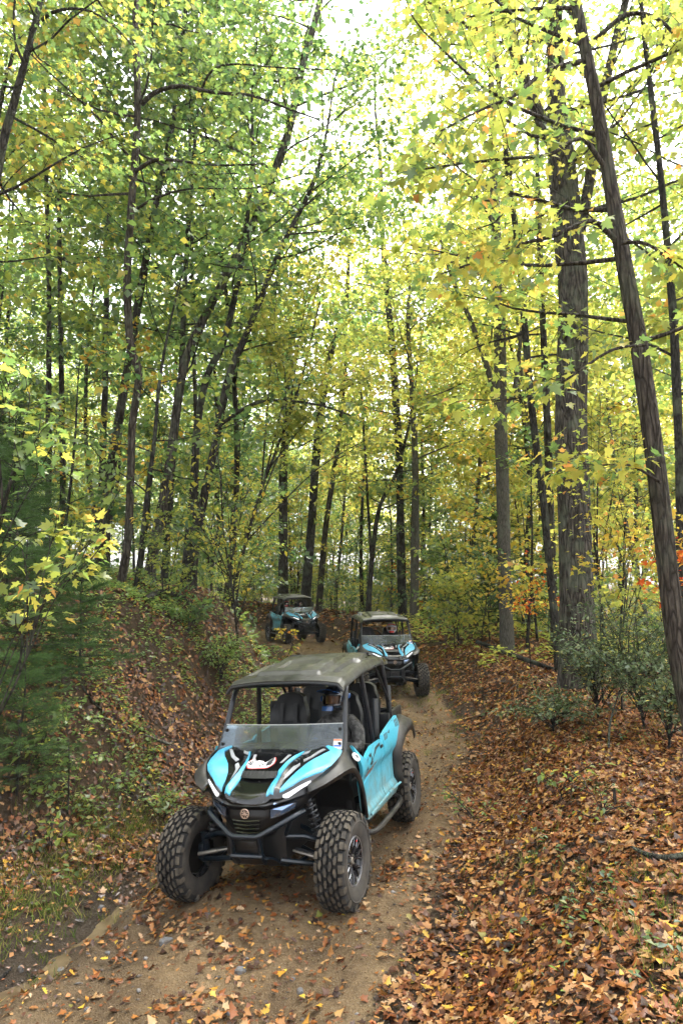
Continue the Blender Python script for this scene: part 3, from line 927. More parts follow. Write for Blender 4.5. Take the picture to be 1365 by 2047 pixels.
        mb = MB(); mb.tube([(s * .775, -.50, .545), (s * .775, -.1, .55), (s * .775, .195, .555)], .012, 6); mb.build('door_ridge', M['cyan_door'], d)
        MB().rbox((s * .755, .10, 1.035), (.012, .09, .03), .005).build('door_handle', M['black_plastic'], d)
        d = door('rear_door', rear_o, s)
        for k in range(3):
            side_patch('door_graphic', [(.30 + .05 * k, 1.115), (.325 + .05 * k, 1.115), (.285 + .05 * k, 1.06), (.26 + .05 * k, 1.06)], s, .003, M['dark_gfx'], d)
            side_patch('door_graphic', [(.86 + .055 * k, 1.17), (.885 + .055 * k, 1.17), (.845 + .055 * k, 1.10), (.82 + .055 * k, 1.10)], s, .003, M['dark_gfx'], d)
        side_patch('door_graphic', [(.44, 1.105), (.55, 1.12), (.50, 1.09)], s, .003, M['flare'], d)
        mb = MB(); mb.tube([(s * .775, .215, .555), (s * .775, .5, .545), (s * .775, .72, .53)], .012, 6); mb.build('door_ridge', M['cyan_door'], d)
        MB().tube([(s * .66, -.50, .40), (s * .77, -.42, .37), (s * .78, .1, .35), (s * .78, .66, .36), (s * .66, .76, .40)], .026, 10, smooth=3).build('side_step', M['flare'], root)
        # interior side netting panel behind the seats
        MB().rbox((s * .60, .52, 1.25), (.03, .16, .40), .012, (R_(-8), 0, 0)).build('shoulder_guard', M['seat_grey'], root)
        MB().rbox((s * .58, 1.22, 1.30), (.03, .16, .42), .012, (R_(-8), 0, 0)).build('shoulder_guard', M['seat_grey'], root)
    # ---------------- rear fenders and bed
    B_in = [(.66, .74, .46), (.66, .70, .70), (.68, .72, .97), (.66, .98, 1.11), (.64, 1.30, 1.15), (.62, 1.60, 1.10), (.60, 1.72, .95)]
    B_md = [(.76, .74, .46), (.765, .715, .70), (.775, .76, .93), (.78, 1.00, 1.065), (.775, 1.30, 1.10), (.76, 1.56, 1.05), (.74, 1.70, .90)]
    B_ou = [(.80, .755, .46), (.795, .745, .68), (.80, .80, .88), (.805, 1.01, 1.005), (.80, 1.30, 1.035), (.79, 1.52, .985), (.78, 1.65, .86)]
    B_lo = [(.79, .785, .46), (.785, .775, .66), (.79, .83, .845), (.795, 1.02, .955), (.79, 1.29, .98), (.78, 1.49, .94), (.77, 1.60, .83)]
    for s in (-1, 1):
        strip('rear_fender', [B_in, B_md, B_ou, B_lo], s, M['flare'])
    MB().rbox((0, 1.35, .93), (1.22, .66, .06), .015).rbox((.60, 1.35, 1.08), (.04, .66, .28), .015).rbox((-.60, 1.35, 1.08), (.04, .66, .28), .015).rbox((0, 1.67, 1.06), (1.20, .04, .26), .015).rbox((0, 1.04, 1.08), (1.20, .04, .28), .012).build('cargo_bed', M['black_plastic'], root)
    # ---------------- cage
    mb = MB()
    for s in (-1, 1):
        mb.tube([(s * .635, -.78, 1.13), (s * .615, -.66, 1.30), (s * .585, -.46, 1.665), (s * .575, -.36, 1.725), (s * .575, -.2, 1.755), (s * .575, .9, 1.80), (s * .58, 1.0, 1.77), (s * .615, 1.10, 1.20), (s * .62, 1.13, .95)], .027, 10, smooth=3)
        mb.tube([(s * .645, .19, .98), (s * .62, .165, 1.30), (s * .575, .11, 1.79)], .026, 10)
        mb.tube([(s * .60, .62, 1.79), (s * .615, 1.08, 1.35)], .016, 8)
    for y, z in ((-.36, 1.725), (.11, 1.79), (.97, 1.79)):
        mb.tube([(-.575, y, z), (.575, y, z)], .024, 10)
    mb.tube([(-.64, .19, 1.02), (.64, .19, 1.02)], .024, 10)
    mb.tube([(-.60, 1.10, 1.25), (-.32, 1.12, 1.20), (-.1, 1.08, 1.42), (.1, 1.08, 1.42), (.32, 1.12, 1.20), (.60, 1.10, 1.25)], .022, 10, smooth=4)
    mb.build('roll_cage', M['cage'], root)
    # ---------------- roof
    def roof_z(x, y):
        ax = abs(x)
        z = 1.825 + .075 * float(sstep(-.60, .35, y)) - .03 * float(sstep(.7, 1.25, y))
        z -= .045 * (ax / .61) ** 3.0
        z -= .045 * float(sstep(.56, .61, ax))
        wid = .34 - .10 * (y + .55) / 1.7
        z += .042 * float(1 - sstep(wid - .012, wid + .012, ax)) * float(sstep(-.50, -.44, y))
        # long dished panel beside the centre ridge, wedge-shaped scoop at the rear
        z -= .034 * float(sstep(.40, .415, ax)) * float(1 - sstep(.51, .525, ax)) * float(sstep(-.30, -.24, y)) * float(1 - sstep(.40, .46, y))
        z += .045 * float(sstep(.28, .30, ax)) * float(1 - sstep(.46, .48, ax)) * float(sstep(.25, .75, y)) * float(1 - sstep(.80, .815, y))
        z -= .022 * float(1 - sstep(.17, .185, ax)) * float(sstep(-.30, -.285, y)) * float(1 - sstep(-.02, .14, y))
        z -= .035 * float(sstep(-.50, -.60, y))
        return z
    def roof_fn(u, v):
        s = u * 2 - 1
        y = -.60 - .02 * (1 - s * s) + v * 1.84
        w = .605 - .01 * v
        return (s * w, y, roof_z(s * w, y))
    roof = MB().grid(roof_fn, 72, 84, thick=(0, 0, -.035)).build('roof', M['roof'], root, smooth=40)
    mb = MB()
    loop = [Vector(roof_fn(u, 0)) for u in np.linspace(0, 1, 24)]
    mb.tube([p + Vector((0, .004, -.026)) for p in loop], .016, 8); mb.build('roof_lip', M['black_plastic'], roof)
    for s in (-1, 1):
        mb = MB(); mb.rbox((s * .41, .822, roof_z(s * .41, .79) - .006), (.15, .03, .030), .006); mb.build('roof_vent', M['black_gloss'], roof)
    # ---------------- windscreen
    def scr(u, v):
        s = u * 2 - 1
        y = -.80 - .06 * (1 - s * s) + .155 * v
        return (s * (.635 - .025 * v), y + .012, 1.155 + .045 * (1 - s * s) * (1 - v) * .6 + .235 * v)
    ws = MB().grid(scr, 20, 6, thick=(0, .005, .002)).build('windscreen', M['glass'], root)
    mb = MB(); mb.tube([scr(u, 1.0) for u in np.linspace(0, 1, 21)], .0045, 6); mb.build('screen_edge', mat('polycarbonate_edge', (.42, .43, .41), .3), ws)
    mb = MB()
    for s in (-1, 1):
        mb.tube([scr(.5 + .5 * s, v) for v in np.linspace(0, 1, 6)], .0045, 6)
        for v in (.3, .8):
            p = Vector(scr(.5 + .47 * s, v)); mb.rbox(p + Vector((0, -.004, 0)), (.03, .012, .03), .004)
    mb.build('screen_clamp', M['black_plastic'], ws)
    mb = MB()
    def patch(u0, u1, v0, v1, off, m):
        mb.grid(lambda u, v: tuple(Vector(scr(u0 + (u1 - u0) * u, v0 + (v1 - v0) * v)) + Vector((0, -off, 0))), 2, 2, m=m, thick=(0, .0015, 0))
    patch(.925, .985, .12, .46, .004, 0); patch(.925, .985, .40, .455, .006, 1); patch(.928, .982, .20, .26, .006, 2)
    for k in range(2): patch(.932, .975, .30 + .05 * k, .315 + .05 * k, .006, 3)
    mb.build('registration_sticker', [M['white'], M['orange'], M['blue'], M['grey_gfx']], ws, smooth=0)
    # ---------------- cockpit
    MB().rbox((0, -.50, 1.06), (1.20, .30, .22), .05).rbox((0, -.60, 1.13), (1.24, .16, .06), .02).rbox((0, -.36, .82), (.26, .20, .45), .03).rbox((.30, -.42, 1.15), (.26, .10, .10), .03).build('dashboard', M['cockpit'], root)
    mb = MB()
    sc_, ax_ = Vector((.30, -.26, 1.13)), Vector((0, .86, .50)).normalized()
    u_ = Vector((1, 0, 0)); v_ = ax_.cross(u_)
    mb.tube([sc_ + (u_ * math.cos(a) + v_ * math.sin(a)) * .17 for a in np.linspace(0, 2 * math.pi, 29)[:-1]], .016, 8, closed=True)
    for a in (.3, math.pi - .3, -math.pi / 2):
        mb.tube([sc_ - ax_ * .03, sc_ + (u_ * math.cos(a) + v_ * math.sin(a)) * .165], [.022, .012], 8)
    mb.tube([sc_ - ax_ * .03, sc_ - ax_ * .30], .02, 8)
    sw = mb.build('steering_wheel', M['cockpit'], root)
    MB().tube([sc_ + (u_ * math.cos(a) + v_ * math.sin(a)) * .172 for a in np.linspace(1.1, 2.04, 8)], .0175, 8).build('rim_accent', M['cyan'], sw)
    for x in (-.30, .30):
        build_seat(root, x, .04)
    for x in (-.29, .29):
        build_seat(root, x, .84, 'rear_seat')
    return root
# ------------------------------------------------------------------ people
def fabric(name, c1, c2, scale=22, rough=.9):
    m = mat(name, c1, rough, spec=.2)
    v = coords(m)
    k = ramp(m, noise(m, v, scale, 4, .6), [(.42, c1), (.60, c2)])
    L(m, k, bsdf(m).inputs['Base Color'])
    L(m, bump(m, noise(m, v, 38, 5, .6), .7, .02), bsdf(m).inputs['Normal'])
    return m
M['camo'] = fabric('grey_camouflage_jacket', (.030, .029, .027), (.085, .082, .077))
M['dark_cloth'] = fabric('black_riding_gear', (.012, .012, .014), (.028, .028, .03))
M['red_cloth'] = fabric('red_riding_jacket', (.35, .03, .03), (.22, .02, .02))
M['glove'] = fabric('blue_riding_glove', (.02, .10, .26), (.012, .012, .018), 40)
M['helmet_dark'] = mat('dark_helmet_shell', (.012, .014, .02), .18, coat=.6)
M['helmet_blue'] = mat('blue_helmet_trim', (.012, .07, .22), .25, coat=.5)
M['helmet_grey'] = mat('silver_helmet_shell', (.42, .43, .45), .25, coat=.6)
M['visor'] = mat('amber_goggle_lens', (.10, .05, .025), .05, metal=.6, coat=1)
M['skin'] = mat('skin', (.42, .25, .18), .55)

def skin_mesh(name, nodes, edges, mt, parent=None, sub=2):
    me = bpy.data.meshes.new(name)
    bm = bmesh.new()
    lay = bm.verts.layers.skin.verify()
    vs = []
    for i, (p, r) in enumerate(nodes):
        v = bm.verts.new(p)
        rr = r if isinstance(r, tuple) else (r, r)
        v[lay].radius = rr
        v[lay].use_root = (i == 0)
        vs.append(v)
    for a, b in edges:
        bm.edges.new((vs[a], vs[b]))
    bm.to_mesh(me); bm.free()
    o = link(name, me, parent)
    sk = o.modifiers.new('skin', 'SKIN'); sk.use_smooth_shade = True
    ss = o.modifiers.new('subdivision', 'SUBSURF'); ss.levels = sub; ss.render_levels = sub
    dg = bpy.context.evaluated_depsgraph_get()
    m2 = bpy.data.meshes.new_from_object(o.evaluated_get(dg))
    m2.materials.clear(); m2.materials.append(mt)
    m2.polygons.foreach_set('use_smooth', np.ones(len(m2.polygons), dtype=bool))
    o.modifiers.clear()
    o.data = m2; m2.name = name
    bpy.data.meshes.remove(me)
    return o

def glove(parent, w, d, up, side, mt):
    """hand closed on the steering-wheel rim: w wrist, d direction of the palm, up back-of-hand normal, side thumb side"""
    w, d, up, side = Vector(w), Vector(d).normalized(), Vector(up).normalized(), Vector(side).normalized()
    nodes = [(w, .028), (w + d * .045, (.036, .020)), (w + d * .085, (.040, .018))]
    edges = [(0, 1), (1, 2)]
    for k, (off, ln) in enumerate(((.030, .9), (.010, 1.0), (-.010, .95), (-.029, .75))):
        b = w + d * .088 + side * off
        p1 = b + d * .032 * ln - up * .006
        p2 = p1 + (d * .35 - up).normalized() * .026 * ln
        p3 = p2 + (-d * .7 - up * .7).normalized() * .020 * ln
        i = len(nodes)
        nodes += [(b, .0098), (p1, .0095), (p2, .0088), (p3, .0078)]
        edges += [(2, i), (i, i + 1), (i + 1, i + 2), (i + 2, i + 3)]
    i = len(nodes)
    t0 = w + d * .035 + side * .034
    nodes += [(t0, .013), (t0 + (side * .6 + d * .8).normalized() * .032 - up * .006, .011), (t0 + (side * .3 + d).normalized() * .060 - up * .020, .009)]
    edges += [(1, i), (i, i + 1), (i + 1, i + 2)]
    return skin_mesh('glove', nodes, edges, mt, parent, 1)

def helmet(parent, c, yaw, shell, trim, stripe=None):
    h = empty('helmet'); h.parent = parent; h.location = c; h.rotation_euler = (R_(-4), 0, yaw)
    mb = MB()
    def sh(u, v):
        a = u * 2 * math.pi; t = v * math.pi * .80
        r = math.sin(t); z = math.cos(t)
        x = .132 * r * math.cos(a); y = .160 * r * math.sin(a); zz = .150 * z + .01
        if y < 0 and zz < .02:      # chin bar juts forwards
            y *= 1 + .28 * float(sstep(.02, -.09, zz))
        return (x, y, zz)
    vs = [sh(i / 32, j / 22) for j in range(23) for i in range(32)]
    fs = []
    for j in range(22):
        for i in range(32):
            i2 = (i + 1) % 32
            q = (j * 32 + i, j * 32 + i2, (j + 1) * 32 + i2, (j + 1) * 32 + i)
            cc = sum((Vector(vs[k]) for k in q), Vector()) / 4
            if cc.y < -.075 and -.045 < cc.z < .045 and abs(cc.x) < .105:
                continue        # eye port
            fs.append(q)
    mb.add(vs, fs)
    o = mb.build('shell', shell, h, smooth=60)
    md = o.modifiers.new('thickness', 'SOLIDIFY'); md.thickness = .012; md.offset = -1
    mb = MB()
    mb.grid(lambda u, v: (.108 * math.sin((u - .5) * 2.2), -.128 * math.cos((u - .5) * 2.2) * 1.02, -.045 + .09 * v), 14, 4, thick=(0, .01, 0))
    mb.build('goggle_lens', M['visor'], h)
    mb = MB()
    mb.grid(lambda u, v: ((u - .5) * .20, -.095 - .12 * v, .072 + .022 * v + .018 * (1 - (2 * u - 1) ** 2)), 8, 6, thick=(0, 0, -.008))
    mb.build('peak', trim, h)
    mb = MB()
    mb.grid(lambda u, v: ((u - .5) * .12, -.190 - .018 * (1 - (2 * u - 1) ** 2) + .012 * v, -.105 + .045 * v), 6, 4, thick=(0, .014, 0))
    mb.build('chin_guard', trim, h)
    if stripe:
        mb = MB()
        for s in (-1, 1):
            mb.grid(lambda u, v: (s * (.1335 - .02 * (v - .5) ** 2), -.09 + .17 * u, -.02 + .05 * v + .03 * u), 6, 3, thick=(-.004 * s, 0, 0))
        mb.build('stripe', stripe, h)
    # the face behind the goggles
    mb = MB()
    mb.lathe([(0, -.112), (.05, -.10), (.085, -.06), (.098, .0), (.092, .05), (.06, .09), (0, .11)], 18, 'Z')
    for s in (-1, 1):
        mb.lathe([(0, .012), (.010, .008), (.013, 0), (.010, -.008), (0, -.012)], 10, 'Y', c=(s * .032, -.094, .0))
    mb.rbox((0, -.108, -.025), (.026, .036, .05), .011, (R_(12), 0, 0)).rbox((0, -.098, -.062), (.05, .016, .014), .006)
    mb.build('face', M['skin'], h)
    return h

def driver(name, frame, x, jacket, trousers, shell, trim, glove_mt, stripe=None, y0=.04, driving=True):
    """seated rider in vehicle coordinates, wearing a helmet; frame: the vehicle transform"""
    p = empty(name); p.matrix_world = frame
    J = lambda a, b, c: (x + a, y0 + b, c)
    nodes = [
        (J(0, .05, .80), (.165, .13)), (J(0, .085, .96), (.15, .115)), (J(0, .105, 1.12), (.165, .115)), (J(0, .11, 1.25), (.15, .10)), (J(0, .095, 1.33), .065), (J(0, .075, 1.42), .062),
        (J(.13, .10, 1.275), .085), (J(.215, .07, 1.215), .078), (J(.255, -.06, 1.04), .064), (J(.20, -.185, 1.07), .050), (J(.165, -.255, 1.115), .036),
        (J(-.13, .10, 1.275), .085), (J(-.215, .07, 1.215), .078), (J(-.255, -.06, 1.04), .064), (J(-.20, -.185, 1.07), .050), (J(-.165, -.255, 1.115), .036),
        (J(.10, -.02, .80), .115), (J(.125, -.26, .82), .095), (J(.14, -.43, .83), .080), (J(.14, -.47, .66), .066), (J(.14, -.49, .50), .050), (J(.14, -.53, .45), .050), (J(.14, -.60, .44), .04),
        (J(-.10, -.02, .80), .115), (J(-.125, -.26, .82), .095), (J(-.14, -.43, .83), .080), (J(-.14, -.47, .66), .066), (J(-.14, -.49, .50), .050), (J(-.14, -.53, .45), .050), (J(-.14, -.60, .44), .04)]
    if not driving:
        for b in (6, 11):
            s = 1 if b == 6 else -1
            nodes[b + 2] = (J(s * .255, -.02, 1.0), .064); nodes[b + 3] = (J(s * .19, -.20, .96), .05); nodes[b + 4] = (J(s * .14, -.28, .95), .036)
    edges = [(0, 1), (1, 2), (2, 3), (3, 4), (4, 5), (3, 6), (6, 7), (7, 8), (8, 9), (9, 10), (3, 11), (11, 12), (12, 13), (13, 14), (14, 15),
             (0, 16), (16, 17), (17, 18), (18, 19), (19, 20), (20, 21), (21, 22), (0, 23), (23, 24), (24, 25), (25, 26), (26, 27), (27, 28), (28, 29)]
    body = skin_mesh('body', nodes, edges, jacket, p)
    body.data.materials.append(trousers)
    mi = np.zeros(len(body.data.polygons), dtype=np.int32)
    for k, q in enumerate(body.data.polygons):
        c = q.center
        if c.z < .80 or (c.y < y0 - .12 and c.z < .93 and driving): mi[k] = 1
    body.data.polygons.foreach_set('material_index', mi)
    for s in (-1, 1):
        w = nodes[10 if s > 0 else 15][0]
        d = (-s * .15, -.55, .45) if driving else (-s * .1, -1, -.05)
        glove(p, w, d, (s * .5, .35, .8) if driving else (0, 0, 1), (-s * .8, .1, .55) if driving else (-s, 0, 0), glove_mt)
    helmet(p, J(0, .045, 1.515), R_(-12), shell, trim, stripe)
    return p
# ------------------------------------------------------------------ place the three vehicles and their riders
def place(o, loc, yaw, pitch, roll):
    o.matrix_world = frame_of(loc, yaw, pitch, roll)
utv = build_utv('utility_vehicle')
grp = 'side-by-side off-road vehicles on the trail'
# the two behind are the shorter two-seat version: same parts, tail drawn in
_short = {}
def shorten(o):
    f = lambda y: y if y < .20 else .20 + (y - .20) * .72
    for ch in o.children:
        n = ch.name.split('.')[0]
        if n in ('wheel', 'seat'):
            ch.location.y = f(ch.location.y); continue
        for g in [ch] + list(ch.children) + [h for q in ch.children for h in q.children]:
            if g.type != 'MESH' or g.location.length > 1e-6: continue
            if g.data.name not in _short:
                me = g.data.copy(); co = np.empty(len(me.vertices) * 3, dtype=np.float32); me.vertices.foreach_get('co', co)
                yy = co[1::3]; co[1::3] = np.where(yy < .20, yy, .20 + (yy - .20) * .72); me.vertices.foreach_set('co', co); me.update()
                _short[g.data.name] = me; _short[me.name] = me
            g.data = _short[g.data.name]
utv2 = copy_tree(utv, skip=('rear_seat',)); shorten(utv2)
utv3 = copy_tree(utv, skip=('rear_seat',)); shorten(utv3)
for o, P, lab in ((utv, POSES[0], 'cyan and black four-seat off-road buggy in front, with winged sticker on its hood'),
                  (utv2, POSES[1], 'cyan and black off-road buggy in the middle, its driver in a silver helmet'),
                  (utv3, POSES[2], 'small far off-road buggy at the trail bend, last of the three')):
    place(o, *P); tag(o, lab, 'off-road buggy', grp)
F1, F2, F3 = (frame_of(*P) for P in POSES)
tag(driver('person', F1, .30, M['camo'], M['dark_cloth'], M['helmet_dark'], M['helmet_blue'], M['glove'], M['helmet_blue']), 'driver in grey camouflage jacket and dark blue helmet, seated in the front buggy', 'person', 'riders')
tag(driver('person', F2, .30, M['dark_cloth'], M['dark_cloth'], M['helmet_grey'], M['red'], M['dark_cloth'], M['red']), 'driver in black with silver and red helmet, seated in the middle buggy', 'person', 'riders')
tag(driver('person', F3, .30, M['red_cloth'], M['dark_cloth'], M['helmet_dark'], M['helmet_dark'], M['dark_cloth']), 'driver in a red jacket and dark helmet in the farthest buggy', 'person', 'riders')
tag(driver('person', F3, -.30, M['dark_cloth'], M['dark_cloth'], M['helmet_dark'], M['red'], M['dark_cloth'], driving=False), 'passenger in black beside the red-jacketed driver of the farthest buggy', 'person', 'riders')
# ------------------------------------------------------------------ foliage: materials and leaf shapes
def leaf_mat(name, stops, trans=1.5, tmix=.5, rough=.4, gloss=.0, per_obj=.10):
    """leaf colour differs from leaf to leaf (random per island) and a little from plant to plant"""
    m = bpy.data.materials.new(name); m.use_nodes = True
    m.node_tree.nodes.clear()
    out = N(m, 'ShaderNodeOutputMaterial')
    g = N(m, 'ShaderNodeNewGeometry'); oi = N(m, 'ShaderNodeObjectInfo')
    k = N(m, 'ShaderNodeMath', operation='MULTIPLY_ADD'); L(m, oi.outputs['Random'], k.inputs[0]); k.inputs[1].default_value = 2 * per_obj; k.inputs[2].default_value = -per_obj
    a = N(m, 'ShaderNodeMath', operation='ADD'); L(m, g.outputs['Random Per Island'], a.inputs[0]); L(m, k.outputs[0], a.inputs[1]); a.use_clamp = True
    c = ramp(m, a.outputs[0], stops)
    df = N(m, 'ShaderNodeBsdfDiffuse'); L(m, c, df.inputs[0])
    tl = N(m, 'ShaderNodeBsdfTranslucent')
    L(m, mixc(m, 1.0, c, (trans, trans, trans * .9), 'MULTIPLY'), tl.inputs[0])
    ms = N(m, 'ShaderNodeMixShader'); ms.inputs[0].default_value = tmix
    L(m, df.outputs[0], ms.inputs[1]); L(m, tl.outputs[0], ms.inputs[2])
    if gloss:
        gl = N(m, 'ShaderNodeBsdfGlossy'); gl.inputs['Roughness'].default_value = rough
        m2 = N(m, 'ShaderNodeMixShader'); m2.inputs[0].default_value = gloss
        L(m, ms.outputs[0], m2.inputs[1]); L(m, gl.outputs[0], m2.inputs[2]); ms = m2
    L(m, ms.outputs[0], out.inputs[0])
    return m
M['l_green'] = leaf_mat('green_leaves', [(0, (.060, .102, .030)), (.45, (.097, .152, .040)), (.8, (.147, .203, .050)), (.97, (.22, .25, .05)), (1, (.36, .30, .05))], 2.3, .55, gloss=.05)
M['l_deep'] = leaf_mat('deep_green_leaves', [(0, (.036, .076, .028)), (.5, (.060, .115, .035)), (.9, (.10, .16, .042)), (1, (.2, .22, .05))], 2.2, .5, gloss=.05)
M['l_lime'] = leaf_mat('yellow_green_leaves', [(0, (.138, .182, .042)), (.35, (.205, .24, .050)), (.75, (.28, .295, .060)), (.97, (.36, .34, .07)), (1, (.45, .24, .06))], 2.1, .56, gloss=.02)
M['l_yellow'] = leaf_mat('yellow_leaves', [(0, (.22, .245, .055)), (.35, (.30, .305, .065)), (.8, (.40, .355, .075)), (.98, (.44, .33, .075)), (1, (.43, .20, .06))], 1.9, .56)
M['l_gold'] = leaf_mat('golden_leaves', [(0, (.32, .30, .05)), (.5, (.46, .36, .055)), (.88, (.49, .31, .06)), (1, (.42, .18, .05))], 1.8)
M['l_red'] = leaf_mat('red_orange_leaves', [(0, (.45, .22, .03)), (.4, (.48, .13, .025)), (.8, (.45, .06, .02)), (1, (.28, .04, .02))], 1.7)
M['l_brown'] = leaf_mat('dead_brown_leaves', [(0, (.10, .05, .025)), (1, (.20, .09, .04))], 1.0, .2)
M['l_gloss'] = leaf_mat('glossy_shrub_leaves', [(0, (.045, .080, .030)), (.6, (.085, .125, .050)), (.93, (.15, .18, .075)), (1, (.35, .28, .04))], 1.4, .3, .3, gloss=.045)
M['needle'] = leaf_mat('pine_needles', [(0, (.030, .062, .022)), (.6, (.056, .100, .034)), (1, (.095, .145, .05))], 1.2, .3)
M['grass'] = leaf_mat('grass_blades', [(0, (.045, .085, .02)), (.5, (.10, .14, .03)), (.82, (.22, .22, .05)), (1, (.34, .29, .11))], 1.4, .35)

def bark(name, c0, c1, c2, sc=1.0, lich=.0, bs=.9):
    """ridged bark: stretched cells for the plates, dark furrows between them, lichen patches"""
    m = mat(name, c1, .92, spec=.15)
    v = coords(m, (11 * sc, 11 * sc, 1.7 * sc)); v2 = coords(m)
    wv = N(m, 'ShaderNodeVectorMath', operation='ADD'); L(m, v, wv.inputs[0])
    nz = N(m, 'ShaderNodeTexNoise'); nz.inputs['Scale'].default_value = 1.1; L(m, v, nz.inputs['Vector'])
    L(m, nz.outputs['Color'], wv.inputs[1])
    vo = N(m, 'ShaderNodeTexVoronoi', feature='DISTANCE_TO_EDGE'); vo.inputs['Scale'].default_value = 1.6; L(m, wv.outputs[0], vo.inputs['Vector'])
    n1 = noise(m, v, 3.4, 5, .65); n2 = noise(m, v2, 2.4, 4)
    fur = ramp(m, vo.outputs['Distance'], [(0, (0, 0, 0)), (.16, (1, 1, 1))])
    c = ramp(m, n1, [(.28, c0), (.50, c1), (.72, c2)])
    c = mixc(m, fur, c0, c)
    if lich:
        c = mixc(m, ramp(m, n2, [(.50, (0, 0, 0)), (.62, (lich, lich, lich))]), c, (.125, .145, .10))
    L(m, c, bsdf(m).inputs['Base Color'])
    h = N(m, 'ShaderNodeMath', operation='MULTIPLY_ADD'); L(m, fur, h.inputs[0]); h.inputs[1].default_value = .7; L(m, n1, h.inputs[2])
    L(m, bump(m, h.outputs[0], bs, .03), bsdf(m).inputs['Normal'])
    return m
M['bark_dark'] = bark('dark_furrowed_bark', (.014, .012, .010), (.048, .041, .034), (.092, .081, .067), 1.0, .35)
M['bark_oak'] = bark('grey_brown_oak_bark', (.020, .017, .014), (.080, .069, .057), (.155, .138, .115), .8, .5, 1.0)
M['bark_grey'] = bark('smooth_grey_bark', (.05, .046, .038), (.105, .096, .08), (.16, .148, .124), 1.6, .35, .4)
M['bark_wet'] = bark('damp_dark_bark', (.013, .012, .011), (.042, .038, .032), (.085, .078, .066), 1.2, .45)
M['bark_brown'] = bark('brown_scaly_bark', (.021, .0165, .0125), (.066, .054, .042), (.12, .099, .078), 1.0, .25)

def outline_leaf(half, cy=.42, droop=.22, fold=.18):
    pts = half + [(-x, y) for x, y in reversed(half[1:-1])]
    V = [(0, cy, .0)] + [(x, y, 0) for x, y in pts]
    V = np.array(V, float)
    V[:, 2] = fold * np.abs(V[:, 0]) - droop * V[:, 1] ** 2
    n = len(pts)
    return V, np.array([(0, 1 + i, 1 + (i + 1) % n) for i in range(n)])
LEAF = {}
LEAF['maple'] = outline_leaf([(0, .06), (.18, -.05), (.40, .05), (.28, .19), (.43, .30), (.62, .52), (.40, .49), (.22, .50), (.27, .70), (.13, .77), (0, 1.02)], .40)
LEAF['maple2'] = outline_leaf([(0, 0), (.34, .0), (.26, .20), (.58, .45), (.27, .54), (0, 1)], .42)
LEAF['oak'] = outline_leaf([(0, 0), (.20, .22), (.12, .34), (.34, .50), (.16, .62), (.28, .80), (0, 1)], .45)
LEAF['ovate'] = (np.array([(0, 0, 0), (.27, .42, .05), (0, 1, -.22), (-.27, .42, .05)]), np.array([(0, 1, 2), (0, 2, 3)]))
LEAF['far'] = (np.array([(0, 0, 0), (.46, .48, .06), (0, 1, -.18), (-.46, .48, .06)]), np.array([(0, 1, 2), (0, 2, 3)]))
LEAF['curl'] = outline_leaf([(0, 0), (.34, .0), (.27, .20), (.56, .42), (.32, .58), (0, 1)], .42, -.30, -.35)
LEAF['oakcurl'] = outline_leaf([(0, 0), (.20, .22), (.12, .34), (.34, .50), (.16, .62), (.28, .80), (0, 1)], .45, -.25, .55)
LEAF['needle'] = (np.array([(-.022, 0, 0), (.022, 0, 0), (0, 1, -.10)]), np.array([(0, 1, 2)]))
LEAF['blade'] = (np.array([(-.03, 0, 0), (.03, 0, 0), (.022, .5, .03), (0, 1, -.12), (-.022, .5, .03)]), np.array([(0, 1, 2), (0, 2, 4), (4, 2, 3)]))

def unit(a):
    return a / np.maximum(np.linalg.norm(a, axis=1, keepdims=True), 1e-9)
def scatter(kind, P, D, Nn, S):
    """leaves at P, pointing along D, facing Nn, sized S -> (V, F)"""
    T, F = LEAF[kind]
    D = unit(D); X = unit(np.cross(D, Nn)); Z = np.cross(X, D)
    V = P[:, None, :] + S[:, None, None] * (T[None, :, 0:1] * X[:, None, :] + T[None, :, 1:2] * D[:, None, :] + T[None, :, 2:3] * Z[:, None, :])
    k = len(T)
    Fi = F[None] + (np.arange(len(P)) * k)[:, None, None]
    return V.reshape(-1, 3), Fi.reshape(-1, 3)
def join(parts):
    Vs, Fs, Ms, o = [], [], [], 0
    for V, F, mi in parts:
        Vs.append(V); Fs.append(F + o); Ms.append(np.full(len(F), mi)); o += len(V)
    return np.concatenate(Vs), np.concatenate(Fs), np.concatenate(Ms)

# ------------------------------------------------------------------ trees
def tubes_np(paths):
    """paths: list of (points (n,3), radii (n,), sides, wobble) -> V, quads"""
    Vs, Fs, o = [], [], 0
    for P, r, n, wob in paths:
        P = np.asarray(P, float); r = np.asarray(r, float); m = len(P)
        t = np.gradient(P, axis=0); t = unit(t)
        ref = np.array([1.0, 0.2, 0.05]) if abs(t[0, 2]) > .6 else np.array([0.05, .1, 1.0])
        u = unit(np.cross(t, ref[None])); v = np.cross(t, u)
        a = np.arange(n) * 2 * np.pi / n
        rr = r[:, None] * np.ones((1, n))
        if wob:
            rr = rr * (1 + wob * vnoise(np.cos(a)[None] * 2.3 + P[:, 2:3] * .35 + 40, np.sin(a)[None] * 2.3 + P[:, 0:1] + 7) + .4 * wob * vnoise(np.cos(a)[None] * 6 + P[:, 2:3] * .9, np.sin(a)[None] * 6 + 11))
        V = P[:, None] + rr[..., None] * (np.cos(a)[None, :, None] * u[:, None] + np.sin(a)[None, :, None] * v[:, None])
        i = (np.arange(m - 1)[:, None] * n + np.arange(n)[None]).ravel()
        j = (np.arange(m - 1)[:, None] * n + (np.arange(n)[None] + 1) % n).ravel()
        Fs.append(np.stack([i, j, j + n, i + n], 1) + o); Vs.append(V.reshape(-1, 3)); o += m * n
    return np.concatenate(Vs), np.concatenate(Fs)

